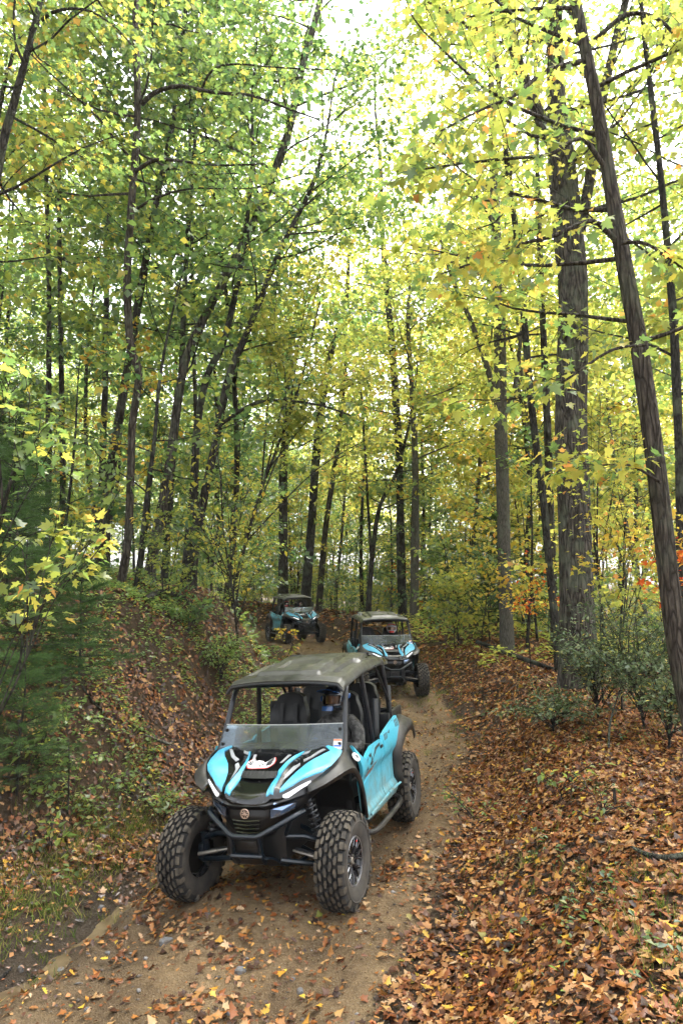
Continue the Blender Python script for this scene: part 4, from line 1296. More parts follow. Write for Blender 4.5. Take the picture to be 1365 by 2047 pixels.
def npcat(P, k):
    return np.array([tuple(p) for p in catmull([Vector(p) for p in P], k)])

def wander(rng, p, d, ln, seg, up=.0, jit=.18):
    pts = [p]; d = d / np.linalg.norm(d)
    for i in range(seg):
        d = d + rng.normal(0, jit, 3) + np.array((0, 0, up)); d /= np.linalg.norm(d)
        p = p + d * ln / seg; pts.append(p)
    return np.array(pts)

def grow(rng, trunk, tr, lims=(), t0=.3, t1=1.0, nb=22, blen=3.0, nsub=8, nleaf=18, lsize=.11, kind='maple', bias=None, elev=(.15, .75), spread=.16, twig=True, sides=14, shape='round', droop=.35, clump=1.0, wob=.14, u0=.22):
    """trunk (n,3) with radii; returns wood paths and leaf arrays (P, D, N, S)"""
    wood = [(trunk, tr, sides, wob)]
    LP, LD, LN, LS = [], [], [], []
    cum = np.concatenate([[0], np.cumsum(np.linalg.norm(np.diff(trunk, axis=0), axis=1))]); cum /= cum[-1]
    def pt(t): return np.array([np.interp(t, cum, trunk[:, i]) for i in range(3)]), np.interp(t, cum, tr)
    stems = []
    for lp, lr in lims:          # hand-drawn limbs
        wood.append((lp, lr, 8, .08)); stems.append((lp, lr))
    for k in range(nb):
        t = t0 + (t1 - t0) * ((k + rng.uniform(.1, .9)) / nb)
        p, r = pt(t)
        az = k * 2.399 + rng.uniform(-.5, .5)
        if bias is not None and rng.random() < .65:
            az = bias + rng.normal(0, .6)
        f = (t - t0) / max(1e-6, t1 - t0)
        if shape == 'round': sc = .55 + .75 * math.sin(math.pi * min(1, .18 + .80 * f)) - .25 * f
        else: sc = 1.15 - .75 * f
        e = elev[0] + (elev[1] - elev[0]) * f + rng.normal(0, .12)
        d = np.array((math.cos(az) * math.cos(e), math.sin(az) * math.cos(e), math.sin(e)))
        ln = blen * sc * rng.uniform(.65, 1.2)
        P = wander(rng, p, d, ln, 6, .03, .13)
        br = min(r * .38, .006 + .0085 * ln)
        stems.append((P, np.linspace(br, .006, 7)))
        wood.append((P, np.linspace(br, .006, 7), 6, 0))
    for P, r in stems:
        L_ = np.linalg.norm(np.diff(P, axis=0), axis=1).sum()
        ns = max(3, int(nsub * (.5 + .5 * min(1.5, L_ / blen))))
        n = len(P)
        for q in range(ns):
            u = u0 + (1 - u0) * (q + rng.uniform(.2, .9)) / ns
            x = u * (n - 1); i = min(int(x), n - 2)
            p = P[i] + (P[i + 1] - P[i]) * (x - i); d = P[i + 1] - P[i]; d = d / np.linalg.norm(d)
            sd = np.cross(d, (0, 0, 1.0)); sd /= max(1e-6, np.linalg.norm(sd)); sd *= 1 if q % 2 else -1
            dd = d * .75 + sd * rng.uniform(.5, 1.0) + np.array((0, 0, rng.normal(0, .22)))
            if q == ns - 1: dd = d
            ln = L_ * (.20 + .26 * (1 - u)) * rng.uniform(.7, 1.3)
            Q = wander(rng, p, dd, ln, 4, -.03, .16)
            if twig: wood.append((Q, np.linspace(max(.005, .25 * np.interp(u, np.linspace(0, 1, len(r)), r)), .003, 5), 4, 0))
            m = max(3, int(nleaf * rng.uniform(.6, 1.3) * clump))
            uu = rng.uniform(.05, 1.05, m) ** .8 * 4
            ix = np.minimum(uu.astype(int), 3); fr = (uu - ix)[:, None]
            base = Q[ix] + (Q[ix + 1] - Q[ix]) * fr
            tdir = unit(Q[ix + 1] - Q[ix])
            off = rng.normal(0, 1, (m, 3)) * np.array((spread, spread, spread * .32)) * .72
            LP.append(base + off)
            LD.append(tdir * .6 + unit(off) * .9 + rng.normal(0, .35, (m, 3)) + np.array((0, 0, -droop)))
            tilt = rng.normal(0, .28, (1, 3))
            LN.append(np.array((0, 0, 1.0)) + tilt + rng.normal(0, .30, (m, 3)))
            LS.append(lsize * rng.uniform(.42, 1.3, m))
    return wood, (np.concatenate(LP), np.concatenate(LD), np.concatenate(LN), np.concatenate(LS))

def make_tree(name, wood, leaves, kind, bk, lm, org, alt=None, mirror=None):
    """tree > trunk, crown; meshes stored relative to the tree's foot"""
    root = empty(name, org)
    org = np.array(org)
    V, F = tubes_np(wood)
    me = np_mesh('trunk', V - org, F, [bk], smooth=True)
    link('trunk', me, root)
    if leaves is not None and len(leaves[0]):
        P, D, Nn, S = leaves
        V, F = scatter(kind, P - org, D, Nn, S)
        mats = lm if isinstance(lm, list) else [lm]
        mi = None
        if len(mats) > 1:
            k = len(LEAF[kind][1])
            # whole sprays turn colour together
            w = vnoise(P[:, 0] * .9, P[:, 2] * .9 + P[:, 1] * .5) + .35 * np.random.default_rng(1).normal(0, 1, len(P))
            th = np.quantile(w, np.linspace(0, 1, len(mats) + 1)[1:-1] if alt is None else alt)
            mi = np.repeat(np.searchsorted(th, w), k)
        link('crown', np_mesh('crown', V, F, mats, mi), root)
    return root

def px_trunk(pts, wid, Y0, Y1=None, extend=None):
    """pts [(px,py)...] from the foot up; wid px widths at foot and top; Y depth at foot and top; extend: metres the trunk goes on above the frame"""
    Y1 = Y0 if Y1 is None else Y1
    n = len(pts)
    P = [at(x, y, Y0 + (Y1 - Y0) * i / (n - 1)) for i, (x, y) in enumerate(pts)]
    r = [.5 * np.interp(i / (n - 1), np.linspace(0, 1, len(wid)), wid) * P[i].y / FPX for i in range(n)]
    foot = P[0].copy()
    g = gz(foot.x, foot.y)
    if foot.z > g - .25:           # root it in the ground
        P = [Vector((foot.x, foot.y, g - .25))] + P; r = [r[0] * 1.45] + [r[0] * 1.12] + r[1:]
    else:
        P[0] = Vector((foot.x, foot.y, g - .25)); r[0] *= 1.35
    if extend:
        d = (P[-1] - P[-2]).normalized(); d = (d * .6 + Vector((0, 0, .6))).normalized()
        k = 4
        for i in range(1, k + 1):
            d2 = (d + Vector((random.uniform(-.10, .10), random.uniform(-.10, .10), .1))).normalized()
            P.append(P[-1] + d2 * extend / k); r.append(max(.02, r[-1] * .72))
    Q = npcat(P, 5)
    return Q, np.interp(np.linspace(0, 1, len(Q)), np.linspace(0, 1, len(r)), r)

def px_limb(pts, wid, Y0, Y1=None):
    Y1 = Y0 if Y1 is None else Y1
    n = len(pts)
    P = [at(x, y, Y0 + (Y1 - Y0) * i / (n - 1)) for i, (x, y) in enumerate(pts)]
    Q = npcat(P, 3)
    r = np.interp(np.linspace(0, 1, len(Q)), np.linspace(0, 1, len(wid)), wid) * .5 * Y0 / FPX
    return Q, r
random.seed(11)
def hero(name, label, cat, pts, wid, Y0, Y1, ext, bk, lm, kind, seed, group='trees along the trail', lims=(), alt=None, **kw):
    tr, rr = px_trunk(pts, wid, Y0, Y1, ext)
    wood, lv = grow(np.random.default_rng(seed), tr, rr, lims, kind=kind, **kw)
    org = (tr[0][0], tr[0][1], gz(tr[0][0], tr[0][1]))
    o = make_tree(name, wood, lv, kind, M[bk], [M[x] for x in lm], org, alt)
    return tag(o, label, cat, group)

# --- right side
hero('tree', 'leaning brown trunk close by, running up the photo\'s right edge', 'tree',
     [(1425, 1640), (1385, 1450), (1347, 1250), (1312, 950), (1277, 700), (1250, 550), (1215, 350), (1190, 200), (1150, 0)], [42, 38, 34, 29, 24], 6.4, 6.9, 5, 'bark_brown', ['l_lime', 'l_green', 'l_yellow'], 'maple', 21,
     lims=[px_limb([(1186, 82), (1250, 30), (1310, 35), (1365, 85), (1420, 120)], [12, 4], 6.8, 6.4), px_limb([(1165, 122), (1110, 135), (1075, 152), (1030, 190), (960, 220), (880, 262)], [13, 3], 6.8, 6.1),
           px_limb([(1205, 330), (1160, 276), (1100, 308), (1000, 318), (900, 330), (800, 345)], [11, 3], 6.7, 6.2), px_limb([(1228, 478), (1180, 441), (1110, 470), (1040, 488), (960, 520), (880, 548)], [12, 3], 6.6, 6.2),
           px_limb([(1240, 485), (1290, 487), (1340, 520), (1400, 560)], [9, 3], 6.6, 6.4), px_limb([(1290, 690), (1220, 700), (1130, 760), (1040, 795), (960, 800)], [7, 2], 6.5, 6.0), px_limb([(1320, 965), (1260, 930), (1200, 930), (1130, 925)], [6, 2], 6.4, 6.0)],
     t0=.30, nb=16, blen=2.1, nsub=10, nleaf=24, lsize=.105, spread=.17, alt=[.5, .85], bias=2.7)
hero('oak_tree', 'broad old oak trunk with forked top, standing among shrubs', 'oak tree',
     [(1156, 1345), (1152, 1200), (1146, 1000), (1140, 850), (1145, 600), (1135, 470), (1122, 320), (1112, 200), (1108, 0)], [70, 68, 65, 62, 56, 58, 54, 36, 32], 13.2, 13.4, 8, 'bark_oak', ['l_lime', 'l_yellow', 'l_green'], 'oak', 22,
     lims=[px_limb([(1160, 455), (1178, 360), (1190, 270), (1218, 130), (1250, 0), (1290, -150)], [24, 16], 13.3, 13.8), px_limb([(1110, 300), (1070, 215), (1030, 110), (1008, 0), (990, -120)], [28, 16], 13.3, 12.6), px_limb([(1018, 40), (960, 60), (890, 25), (820, -20)], [15, 6], 12.8, 12.2)],
     t0=.42, nb=29, blen=4.2, nsub=11, nleaf=28, lsize=.125, spread=.26, alt=[.55, .85], sides=22, wob=.10)
hero('tree', 'smooth grey trunk beside the log, forking into a fan of limbs', 'tree',
     [(1013, 1290), (1008, 1150), (1003, 950), (1000, 820), (998, 650), (992, 480), (985, 300), (980, 120)], [27, 25, 22, 12], 19.5, 19.8, 5, 'bark_grey', ['l_lime', 'l_yellow'], 'far', 23,
     lims=[px_limb([(1002, 840), (975, 740), (940, 640), (905, 560), (880, 480)], [14, 6], 19.6, 19), px_limb([(1006, 830), (1028, 780), (1040, 680), (1055, 560)], [14, 6], 19.7, 20)],
     t0=.38, nb=29, blen=4.2, nsub=10, nleaf=25, lsize=.155, spread=.34, twig=False)
hero('tree', 'thin dark trunk just behind the old oak, nearer of a close pair', 'tree', [(1115, 1310), (1100, 1160), (1085, 1000), (1066, 850), (1052, 700), (1035, 500), (1010, 300), (990, 100)], [16, 14, 9], 15.5, 16.5, 5, 'bark_wet', ['l_yellow', 'l_lime'], 'far', 24, t0=.35, nb=22, blen=3.0, nsub=9, nleaf=29, lsize=.13, spread=.26)
hero('tree', 'straight slim trunk behind the old oak, farther of a close pair', 'tree', [(1108, 1240), (1100, 1050), (1093, 850), (1085, 650), (1075, 400), (1068, 100)], [16, 14, 8], 18.5, 18.5, 5, 'bark_dark', ['l_lime', 'l_green'], 'far', 25, t0=.35, nb=22, blen=3.2, nsub=9, nleaf=31, lsize=.14, spread=.3)
hero('tree', 'dark trunk at the very right edge behind the leaning brown one', 'tree', [(1362, 1250), (1358, 950), (1350, 750), (1342, 600), (1320, 350), (1290, 100)], [18, 17, 10], 12, 12, 5, 'bark_wet', ['l_lime', 'l_yellow'], 'maple2', 26, t0=.3, nb=20, blen=3.0, nsub=8, nleaf=16, lsize=.115, spread=.24)
# --- left side
hero('tree', 'crooked slender trunk with an elbow bend on top of the bank', 'tree',
     [(240, 1180), (256, 1080), (262, 950), (265, 850), (278, 748), (262, 690), (255, 560), (262, 430), (275, 230), (271, 0)], [17, 15, 15, 17, 17, 16, 13], 12.6, 12.3, 5, 'bark_brown', ['l_green', 'l_deep'], 'maple2', 31,
     lims=[px_limb([(284, 208), (310, 185), (360, 172), (430, 185), (500, 190), (570, 215), (640, 240)], [11, 3], 12.3, 11), px_limb([(268, 345), (310, 320), (360, 322), (430, 330), (520, 328)], [9, 3], 12.3, 11.4), px_limb([(402, 180), (425, 140), (470, 128), (560, 135), (680, 140)], [6, 2], 12, 11)],
     t0=.42, nb=20, blen=3.0, nsub=9, nleaf=29, lsize=.105, spread=.22, alt=[.8])
hero('tree', 'stout trunk leaning over the trail from the bank, longest leaner', 'tree',
     [(303, 1128), (335, 960), (360, 780), (382, 690), (432, 590), (500, 460), (530, 390), (575, 270), (600, 150), (640, 0)], [20, 18, 17, 18, 14], 15.5, 16.5, 5, 'bark_oak', ['l_green', 'l_deep'], 'maple2', 32, t0=.40, nb=24, blen=3.4, nsub=9, nleaf=29, lsize=.12, spread=.26, alt=[.6])
hero('tree', 'dark trunk on the bank between the crooked tree and the leaners', 'tree', [(212, 1025), (235, 860), (255, 740), (285, 560), (318, 380), (350, 220), (372, 0)], [19, 15, 10], 17, 17.5, 5, 'bark_dark', ['l_green', 'l_deep'], 'far', 33, t0=.38, nb=24, blen=3.2, nsub=9, nleaf=31, lsize=.14, spread=.3, alt=[.6])
hero('tree', 'upright dark trunk high on the bank at the left', 'tree', [(203, 990), (210, 800), (213, 600), (216, 400), (219, 200), (222, 0)], [12, 11, 8], 20, 20, 5, 'bark_wet', ['l_green'], 'far', 34, t0=.42, nb=22, blen=3.4, nsub=9, nleaf=31, lsize=.145, spread=.32)
hero('tree', 'slanting trunk rising from a mossy root on the bank edge', 'tree', [(385, 1135), (405, 1010), (432, 880), (456, 760), (492, 670), (520, 600), (560, 500), (620, 380)], [18, 14, 9], 14.5, 14.8, 4, 'bark_dark', ['l_green', 'l_deep'], 'maple2', 35, lims=[px_limb([(440, 850), (500, 810), (560, 800), (640, 810), (700, 830)], [8, 3], 14.5, 13.5)], t0=.40, nb=18, blen=2.8, nsub=8, nleaf=16, lsize=.12, spread=.2, bias=-.4)
hero('tree', 'straighter trunk next to the slanting one on the bank edge', 'tree', [(372, 1142), (386, 1000), (395, 850), (415, 750), (445, 690), (470, 590), (486, 500), (505, 330)], [17, 14, 9], 15.2, 15.6, 4, 'bark_wet', ['l_green', 'l_deep'], 'maple2', 36, t0=.40, nb=18, blen=2.8, nsub=8, nleaf=16, lsize=.13, spread=.22)
hero('tree', 'thin upright stem just left of the trunks at the bank edge', 'tree', [(390, 1080), (393, 900), (388, 700), (384, 500), (380, 250), (385, 0)], [10, 8, 6], 19, 19, 4, 'bark_dark', ['l_green', 'l_deep'], 'far', 37, t0=.3, nb=22, blen=3.0, nsub=9, nleaf=31, lsize=.14, spread=.3)
hero('tree', 'leaning trunk crossing the top corner at the photo\'s left', 'tree', [(-30, 900), (-40, 600), (0, 320), (28, 210), (52, 120), (82, 0)], [20, 17, 12], 10, 9.6, 4, 'bark_dark', ['l_green', 'l_lime'], 'maple2', 38, lims=[px_limb([(62, 62), (105, 25), (165, 18), (220, 45), (270, 95)], [8, 2], 9.6, 9), px_limb([(48, 125), (30, 80), (30, 0), (45, -60)], [7, 3], 9.6, 9.4)], t0=.45, nb=17, blen=2.4, nsub=9, nleaf=19, lsize=.10, spread=.2, alt=[.8])
hero('tree', 'slim stem second from the left edge, with red leaves near its top', 'tree', [(97, 1010), (98, 800), (98, 560), (92, 330), (88, 150), (85, 0)], [11, 9, 7], 17, 17, 4, 'bark_dark', ['l_green', 'l_red'], 'maple2', 39, t0=.4, nb=16, blen=2.4, nsub=7, nleaf=15, lsize=.115, spread=.24, alt=[.93])
hero('tree', 'slim stem between the red-leaved stem and the crooked tree', 'tree', [(126, 1010), (124, 800), (120, 560), (118, 300), (120, 100), (122, 0)], [11, 9, 7], 18, 18, 4, 'bark_dark', ['l_green', 'l_lime'], 'far', 40, t0=.4, nb=20, blen=2.8, nsub=8, nleaf=16, lsize=.17, spread=.28, alt=[.7])
# --- centre
hero('tree', 'dark tall trunk behind the middle buggy, with a long bare stem', 'tree', [(803, 1212), (800, 1050), (797, 900), (786, 720), (775, 600), (765, 480), (760, 330)], [16, 14, 9], 31, 31, 6, 'bark_wet', ['l_lime', 'l_green'], 'far', 41, t0=.40, nb=24, blen=4.2, nsub=9, nleaf=30, lsize=.20, spread=.40, twig=False)
hero('tree', 'paler trunk right of the tall dark one behind the middle buggy', 'tree', [(827, 1222), (830, 1050), (829, 900), (824, 800), (815, 640)], [16, 13, 8], 29, 29, 6, 'bark_grey', ['l_green', 'l_lime'], 'far', 42, t0=.35, nb=24, blen=4.0, nsub=9, nleaf=30, lsize=.20, spread=.40, twig=False)
hero('tree', 'thick dark trunk standing behind the farthest buggy', 'tree', [(566, 1175), (566, 1050), (566, 950), (572, 830), (578, 700)], [18, 17, 13], 33, 33, 8, 'bark_dark', ['l_yellow', 'l_lime'], 'far', 43, t0=.38, nb=24, blen=4.4, nsub=9, nleaf=30, lsize=.20, spread=.42, twig=False)
hero('tree', 'dark leaning trunk just right of the farthest buggy roof', 'tree', [(612, 1185), (622, 1050), (633, 900), (650, 760), (668, 680), (692, 600)], [18, 16, 10], 34, 34, 7, 'bark_wet', ['l_yellow', 'l_lime'], 'far', 44, t0=.4, nb=24, blen=4.2, nsub=9, nleaf=30, lsize=.20, spread=.42, twig=False)
hero('tree', 'slim brown trunk right of the dark leaner at the trail bend', 'tree', [(639, 1195), (650, 1060), (665, 960), (680, 850), (690, 740)], [12, 10, 7], 36, 36, 6, 'bark_brown', ['l_lime'], 'far', 45, t0=.35, nb=22, blen=3.6, nsub=8, nleaf=16, lsize=.24, spread=.42, twig=False)
hero('tree', 'forked pair of dark stems between the two rear buggies', 'tree', [(737, 1205), (746, 1090), (760, 1010), (790, 950), (815, 860)], [10, 8, 6], 30, 30, 5, 'bark_dark', ['l_green', 'l_yellow'], 'far', 46, lims=[px_limb([(742, 1120), (735, 1000), (728, 880), (720, 760)], [6, 4], 30, 30)], t0=.35, nb=22, blen=3.4, nsub=8, nleaf=16, lsize=.22, spread=.38, twig=False)
# ------------------------------------------------------------------ background woods, saplings, pines, shrubs (prototypes copied one by one)
def proto_tree(name, seed, h, r0, lm, bk, lean=.06, t0=.35, nb=34, blen=3.6, nsub=9, nleaf=32, lsize=.195, spread=.38, kind='far', twig=False, alt=None, shape='round', **kw):
    rng = np.random.default_rng(seed)
    P = [np.zeros(3) + (0, 0, -.4)]
    d = np.array((rng.normal(0, lean), rng.normal(0, lean), 1.0))
    for i in range(7):
        d = d + rng.normal(0, .05, 3); d /= np.linalg.norm(d)
        P.append(P[-1] + d * (h + .4) / 7)
    Q = npcat(P, 3)
    rr = r0 * np.interp(np.linspace(0, 1, len(Q)), [0, .04, .5, 1], [1.35, 1.0, .65, .12])
    wood, lv = grow(rng, Q, rr, t0=t0, nb=nb, blen=blen, nsub=nsub, nleaf=nleaf, lsize=lsize, kind=kind, spread=spread, twig=twig, shape=shape, sides=8, **kw)
    return make_tree(name, wood, lv, kind, M[bk], [M[x] for x in lm], (0, 0, 0), alt)

def img(x, y, z):
    c, s = math.cos(CAM_PITCH), math.sin(CAM_PITCH)
    d = y * c + (z - CAM_H) * s
    return (CX + FPX * x / d, CY - FPX * (-y * s + (z - CAM_H) * c) / d) if d > .1 else (1e9, 1e9)

rnd = random.Random(77)
woods = [proto_tree('forest_tree', 101, 19, .11, ['l_lime', 'l_green'], 'bark_dark', alt=[.55]), proto_tree('forest_tree', 102, 22, .13, ['l_yellow', 'l_lime'], 'bark_wet', alt=[.5]),
         proto_tree('forest_tree', 103, 17, .09, ['l_green', 'l_deep'], 'bark_dark', lean=.12), proto_tree('forest_tree', 104, 20, .125, ['l_lime', 'l_yellow'], 'bark_grey'),
         proto_tree('forest_tree', 105, 15, .08, ['l_gold', 'l_yellow'], 'bark_brown', lean=.14), proto_tree('forest_tree', 106, 21, .10, ['l_green', 'l_green', 'l_lime'], 'bark_wet', t0=.28)]
used = [False] * 6
wdesc = ['dark-barked green and lime tree', 'tall black-barked yellowing tree', 'leaning deep green tree', 'pale grey-barked lime-yellow tree', 'small leaning golden tree', 'tall thin green tree']
def zone(x, y):
    if y < 21: return 'at the near wood edge'
    if x < -.36 * y: return 'on the hillside near the left edge' if y < 45 else 'high on the hillside near the left edge'
    if x < -.13 * y: return 'on the hillside left of the trail' if y < 45 else 'high on the hillside left of the trail'
    if x < .12 * y: return 'in the far woods behind the trail bend'
    return 'in the woods right of the trail' if y < 55 else 'far back in the woods right of the trail'
def put(protos, flags, i, x, y, sc, rz, label, cat, group, sink=0):
    o = protos[i] if not flags[i] else copy_tree(protos[i])
    flags[i] = True
    o.location = (x, y, gz(x, y) - sink); o.rotation_euler = (0, 0, rz); o.scale = (sc, sc, sc * rnd.uniform(.92, 1.1))
    tag(o, label, cat, group)
    return o
placed = []
def free(x, y, dmin):
    if any((x - a) ** 2 + (y - b) ** 2 < dmin * dmin for a, b in placed): return False
    placed.append((x, y)); return True
n = 0; tries = 0
while n < 118 and tries < 6000:
    tries += 1
    y = 22 + 58 * rnd.random() ** 1.15
    x = rnd.uniform(-1, 1) * (.56 * y + 6)
    s, b, ty = trail_coords(x, y)
    if abs(s[0]) < 4.2: continue
    if y < 35.5 and -.10 * y < x < .13 * y + 1: continue
    if x > 0 and y < 26 and x < 6: continue
    if not free(x, y, 2.6): continue
    right = x > -2
    w = rnd.random()
    if right: i = 1 if w < .25 else 3 if w < .55 else 0 if w < .75 else 4 if w < .85 else 5
    else: i = 2 if w < .45 else 5 if w < .88 else 0 if w < .98 else 1
    put(woods, used, i, x, y, rnd.uniform(.75, 1.12), rnd.uniform(0, 6.28), wdesc[i] + ' ' + zone(x, y), 'tree', 'woods: ' + wdesc[i] + ' ' + zone(x, y), .1)
    n += 1
# trees beside and behind the camera close the canopy overhead
for x, y in ((-9, 3), (11.5, 6), (-11, 10), (-8.5, 14.5), (10, 17)):
    i = rnd.choice((0, 2, 3, 5))
    put(woods, used, i, x, y, rnd.uniform(.85, 1.05), rnd.uniform(0, 6), wdesc[i] + ' ' + zone(x, y), 'tree', 'woods: ' + wdesc[i] + ' ' + zone(x, y), .1)

# trees close to the trail whose crowns meet over it
for k, (x, y, i) in enumerate(((-3.6, 20.6, 2), (-4.6, 25.6, 5), (-5.9, 30.5, 2), (5.8, 31.2, 3), (-4.5, 17.4, 5), (7.4, 12.6, 0))):
    placed.append((x, y))
    lab = ['first slim tree left of the trail behind the front buggy', 'tall green tree on the bank left of the farthest buggy', 'leaning tree above the trail bend at the left', 'grey tree in the hollow right of the trail bend', 'tall thin tree on the bank above the slanting trunks', 'dark slim tree behind the old oak at the right'][k]
    put(woods, used, i, x, y, (1.0, .95, 1.05, .9, .95, .9, .78)[k], k * 1.3, lab, 'tree', 'trees whose crowns meet over the trail', .1)

# saplings of the understorey
sap = [proto_tree('sapling', 201, 4.2, .035, ['l_lime', 'l_yellow'], 'bark_dark', t0=.18, nb=14, blen=1.3, nsub=6, nleaf=12, lsize=.13, spread=.15, kind='far', elev=(.05, .6)),
       proto_tree('sapling', 202, 3.2, .028, ['l_green', 'l_lime'], 'bark_dark', t0=.15, nb=13, blen=1.1, nsub=6, nleaf=12, lsize=.12, spread=.14, kind='far', elev=(.05, .6)),
       proto_tree('sapling', 203, 5.5, .045, ['l_gold', 'l_yellow'], 'bark_wet', t0=.2, nb=16, blen=1.5, nsub=6, nleaf=12, lsize=.13, spread=.17, kind='far', elev=(.0, .6)),
       proto_tree('sapling', 204, 2.2, .020, ['l_green'], 'bark_dark', t0=.15, nb=11, blen=.8, nsub=5, nleaf=10, lsize=.10, spread=.10, kind='far', elev=(.1, .7)),
       proto_tree('sapling', 205, 3.0, .026, ['l_red', 'l_gold'], 'bark_dark', t0=.25, nb=9, blen=1.0, nsub=5, nleaf=9, lsize=.11, spread=.14, kind='far', elev=(.05, .5)),
       proto_tree('sapling', 206, 6.5, .05, ['l_green', 'l_deep'], 'bark_wet', t0=.2, nb=18, blen=1.7, nsub=7, nleaf=12, lsize=.14, spread=.2, kind='far', elev=(.05, .6))]
su = [False] * 6
sdesc = ['lime and yellow sapling with level sprays', 'short green sapling', 'slender golden-leaved sapling', 'knee-to-head-high green sapling', 'thin sapling with red and gold leaves', 'taller dark green sapling']
n = tries = 0
placed = []
while n < 180 and tries < 14000:
    tries += 1
    y = 13 + 45 * rnd.random() ** .95
    x = rnd.uniform(-1, 1) * (.54 * y + 2)
    s, b, ty = trail_coords(x, y)
    if -3.4 < s[0] < 3.0 or (s[0] > 0 and s[0] < 4.0 and y < 17): continue
    if y < 31 and -.115 * y < x < .125 * y: continue
    if not free(x, y, 1.3): continue
    right = x > .05 * y
    w = rnd.random()
    i = (0 if w < .42 else 2 if w < .50 else 4 if w < .53 else 1 if w < .75 else 5 if w < .92 else 3) if right else (1 if w < .35 else 5 if w < .65 else 0 if w < .82 else 2 if w < .87 else 3)
    put(sap, su, i, x, y, rnd.uniform(.8, 1.25), rnd.uniform(0, 6.28), sdesc[i] + ' ' + zone(x, y), 'sapling', 'understorey: ' + sdesc[i] + ' ' + zone(x, y), .05)
    n += 1

# knee-high growth on the left bank
n = tries = 0
while n < 10 and tries < 3000:
    tries += 1
    y = rnd.uniform(7.5, 21); x = rnd.uniform(-7.5, -2)
    s, b, ty = trail_coords(x, y)
    if not (-5.5 < s[0] < -2.5) or img(x, y, gz(x, y))[0] > 455 or not free(x, y, .55): continue
    i = rnd.choice((3, 3, 1))
    put(sap, su, i, x, y, rnd.uniform(.30, .62), rnd.uniform(0, 6.28), 'low leafy seedling tree on the slope of the left bank', 'seedling', 'seedling trees on the left bank', .02)
    n += 1
# the thicket behind the trail bend
n = tries = 0
while n < 60 and tries < 3000:
    tries += 1
    y = rnd.uniform(36.5, 56); x = rnd.uniform(-.20 * y, .20 * y)
    s, b, ty = trail_coords(x, y)
    if abs(s[0]) < 3.0 or not free(x, y, 1.1): continue
    i = rnd.choice((0, 0, 1, 1, 5, 5, 2, 3))
    put(sap, su, i, x, y, rnd.uniform(1.0, 1.6), rnd.uniform(0, 6.28), sdesc[i] + ' ' + zone(x, y), 'sapling', 'understorey: ' + sdesc[i] + ' ' + zone(x, y), .05)
    n += 1

# young pines
def proto_pine(name, seed, h, r0, whorl=12, per=6, blen=1.4):
    rng = np.random.default_rng(seed)
    P = npcat([(0, 0, -.3), (.03, .02, h * .35), (.0, .05, h * .7), (.04, 0, h)], 5)
    wood = [(P, np.linspace(r0, .008, len(P)), 7, .05)]
    LP, LD = [], []
    for k in range(whorl):
        z = h * (.10 + .86 * k / whorl)
        for q in range(per):
            az = q * 2 * math.pi / per + k * .5 + rng.normal(0, .2)
            ln = blen * (1.05 - .75 * k / whorl) * rng.uniform(.7, 1.15)
            B = wander(rng, np.array((0, 0, z)), np.array((math.cos(az), math.sin(az), .12 + .25 * k / whorl)), ln, 5, -.015, .07)
            wood.append((B, np.linspace(.010, .003, 6), 4, 0))
            for j in range(15):
                u = (.2 + .8 * (j + rng.random()) / 15) * 5; i = min(int(u), 4)
                p = B[i] + (B[i + 1] - B[i]) * (u - i); d = B[i + 1] - B[i]; d /= np.linalg.norm(d)
                sd = np.cross(d, (0, 0, 1)); sd /= np.linalg.norm(sd)
                dd = d * .8 + sd * (1 if j % 2 else -1) * .8 + rng.normal(0, .2, 3)
                tl = ln * .20 * rng.uniform(.6, 1.2); tip = p + dd / np.linalg.norm(dd) * tl
                m = 24
                f = rng.uniform(.15, 1, m)[:, None]
                LP.append(p + (tip - p) * f); LD.append(unit(np.repeat((dd / np.linalg.norm(dd))[None], m, 0)) + rng.normal(0, .55, (m, 3)))
    LP = np.concatenate(LP); LD = np.concatenate(LD); m = len(LP)
    return make_tree(name, wood, (LP, LD, rng.normal(0, 1, (m, 3)), rng.uniform(.09, .15, m)), 'needle', M['bark_wet'], M['needle'], (0, 0, 0))
pines = [proto_pine('pine_sapling', 301, 3.6, .035), proto_pine('pine_sapling', 302, 2.5, .028, 10, 6, 1.2)]
pu = [False] * 2
for i, x, y, sc, lab in ((0, -4.45, 9.2, .72, 'soft dark green young pine at the left edge above the bank'), (1, -3.75, 8.2, .72, 'low young pine spreading over the bank beside the yellow maple sapling'), (0, -6.6, 13.2, .95, 'taller young pine further up the left bank behind the first'),
                         (1, -3.35, 7.35, .62, 'small soft pine at the left edge, nearest of the pines'), (1, -3.35, 8.9, .62, 'little pine low on the bank below the crooked trunk'), (1, -5.4, 11.2, .9, 'small pine between the two larger pines on the left bank'), (0, -9.0, 16.5, 1.2, 'tall young pine deep in the shade at the upper left'),
                         (0, 6.1, 27, 1.25, 'dark young pine in the hollow behind the smooth grey trunk'), (1, 8.8, 29, 1.5, 'young pine right of the hollow behind the smooth grey trunk'), (0, 5.0, 33, 1.2, 'far young pine at the woods edge right of the middle buggy'), (1, 4.6, 21.5, .85, 'low pine just behind the fallen log')):
    put(pines, pu, i, x, y, sc, rnd.uniform(0, 6), lab, 'pine', 'young pines')
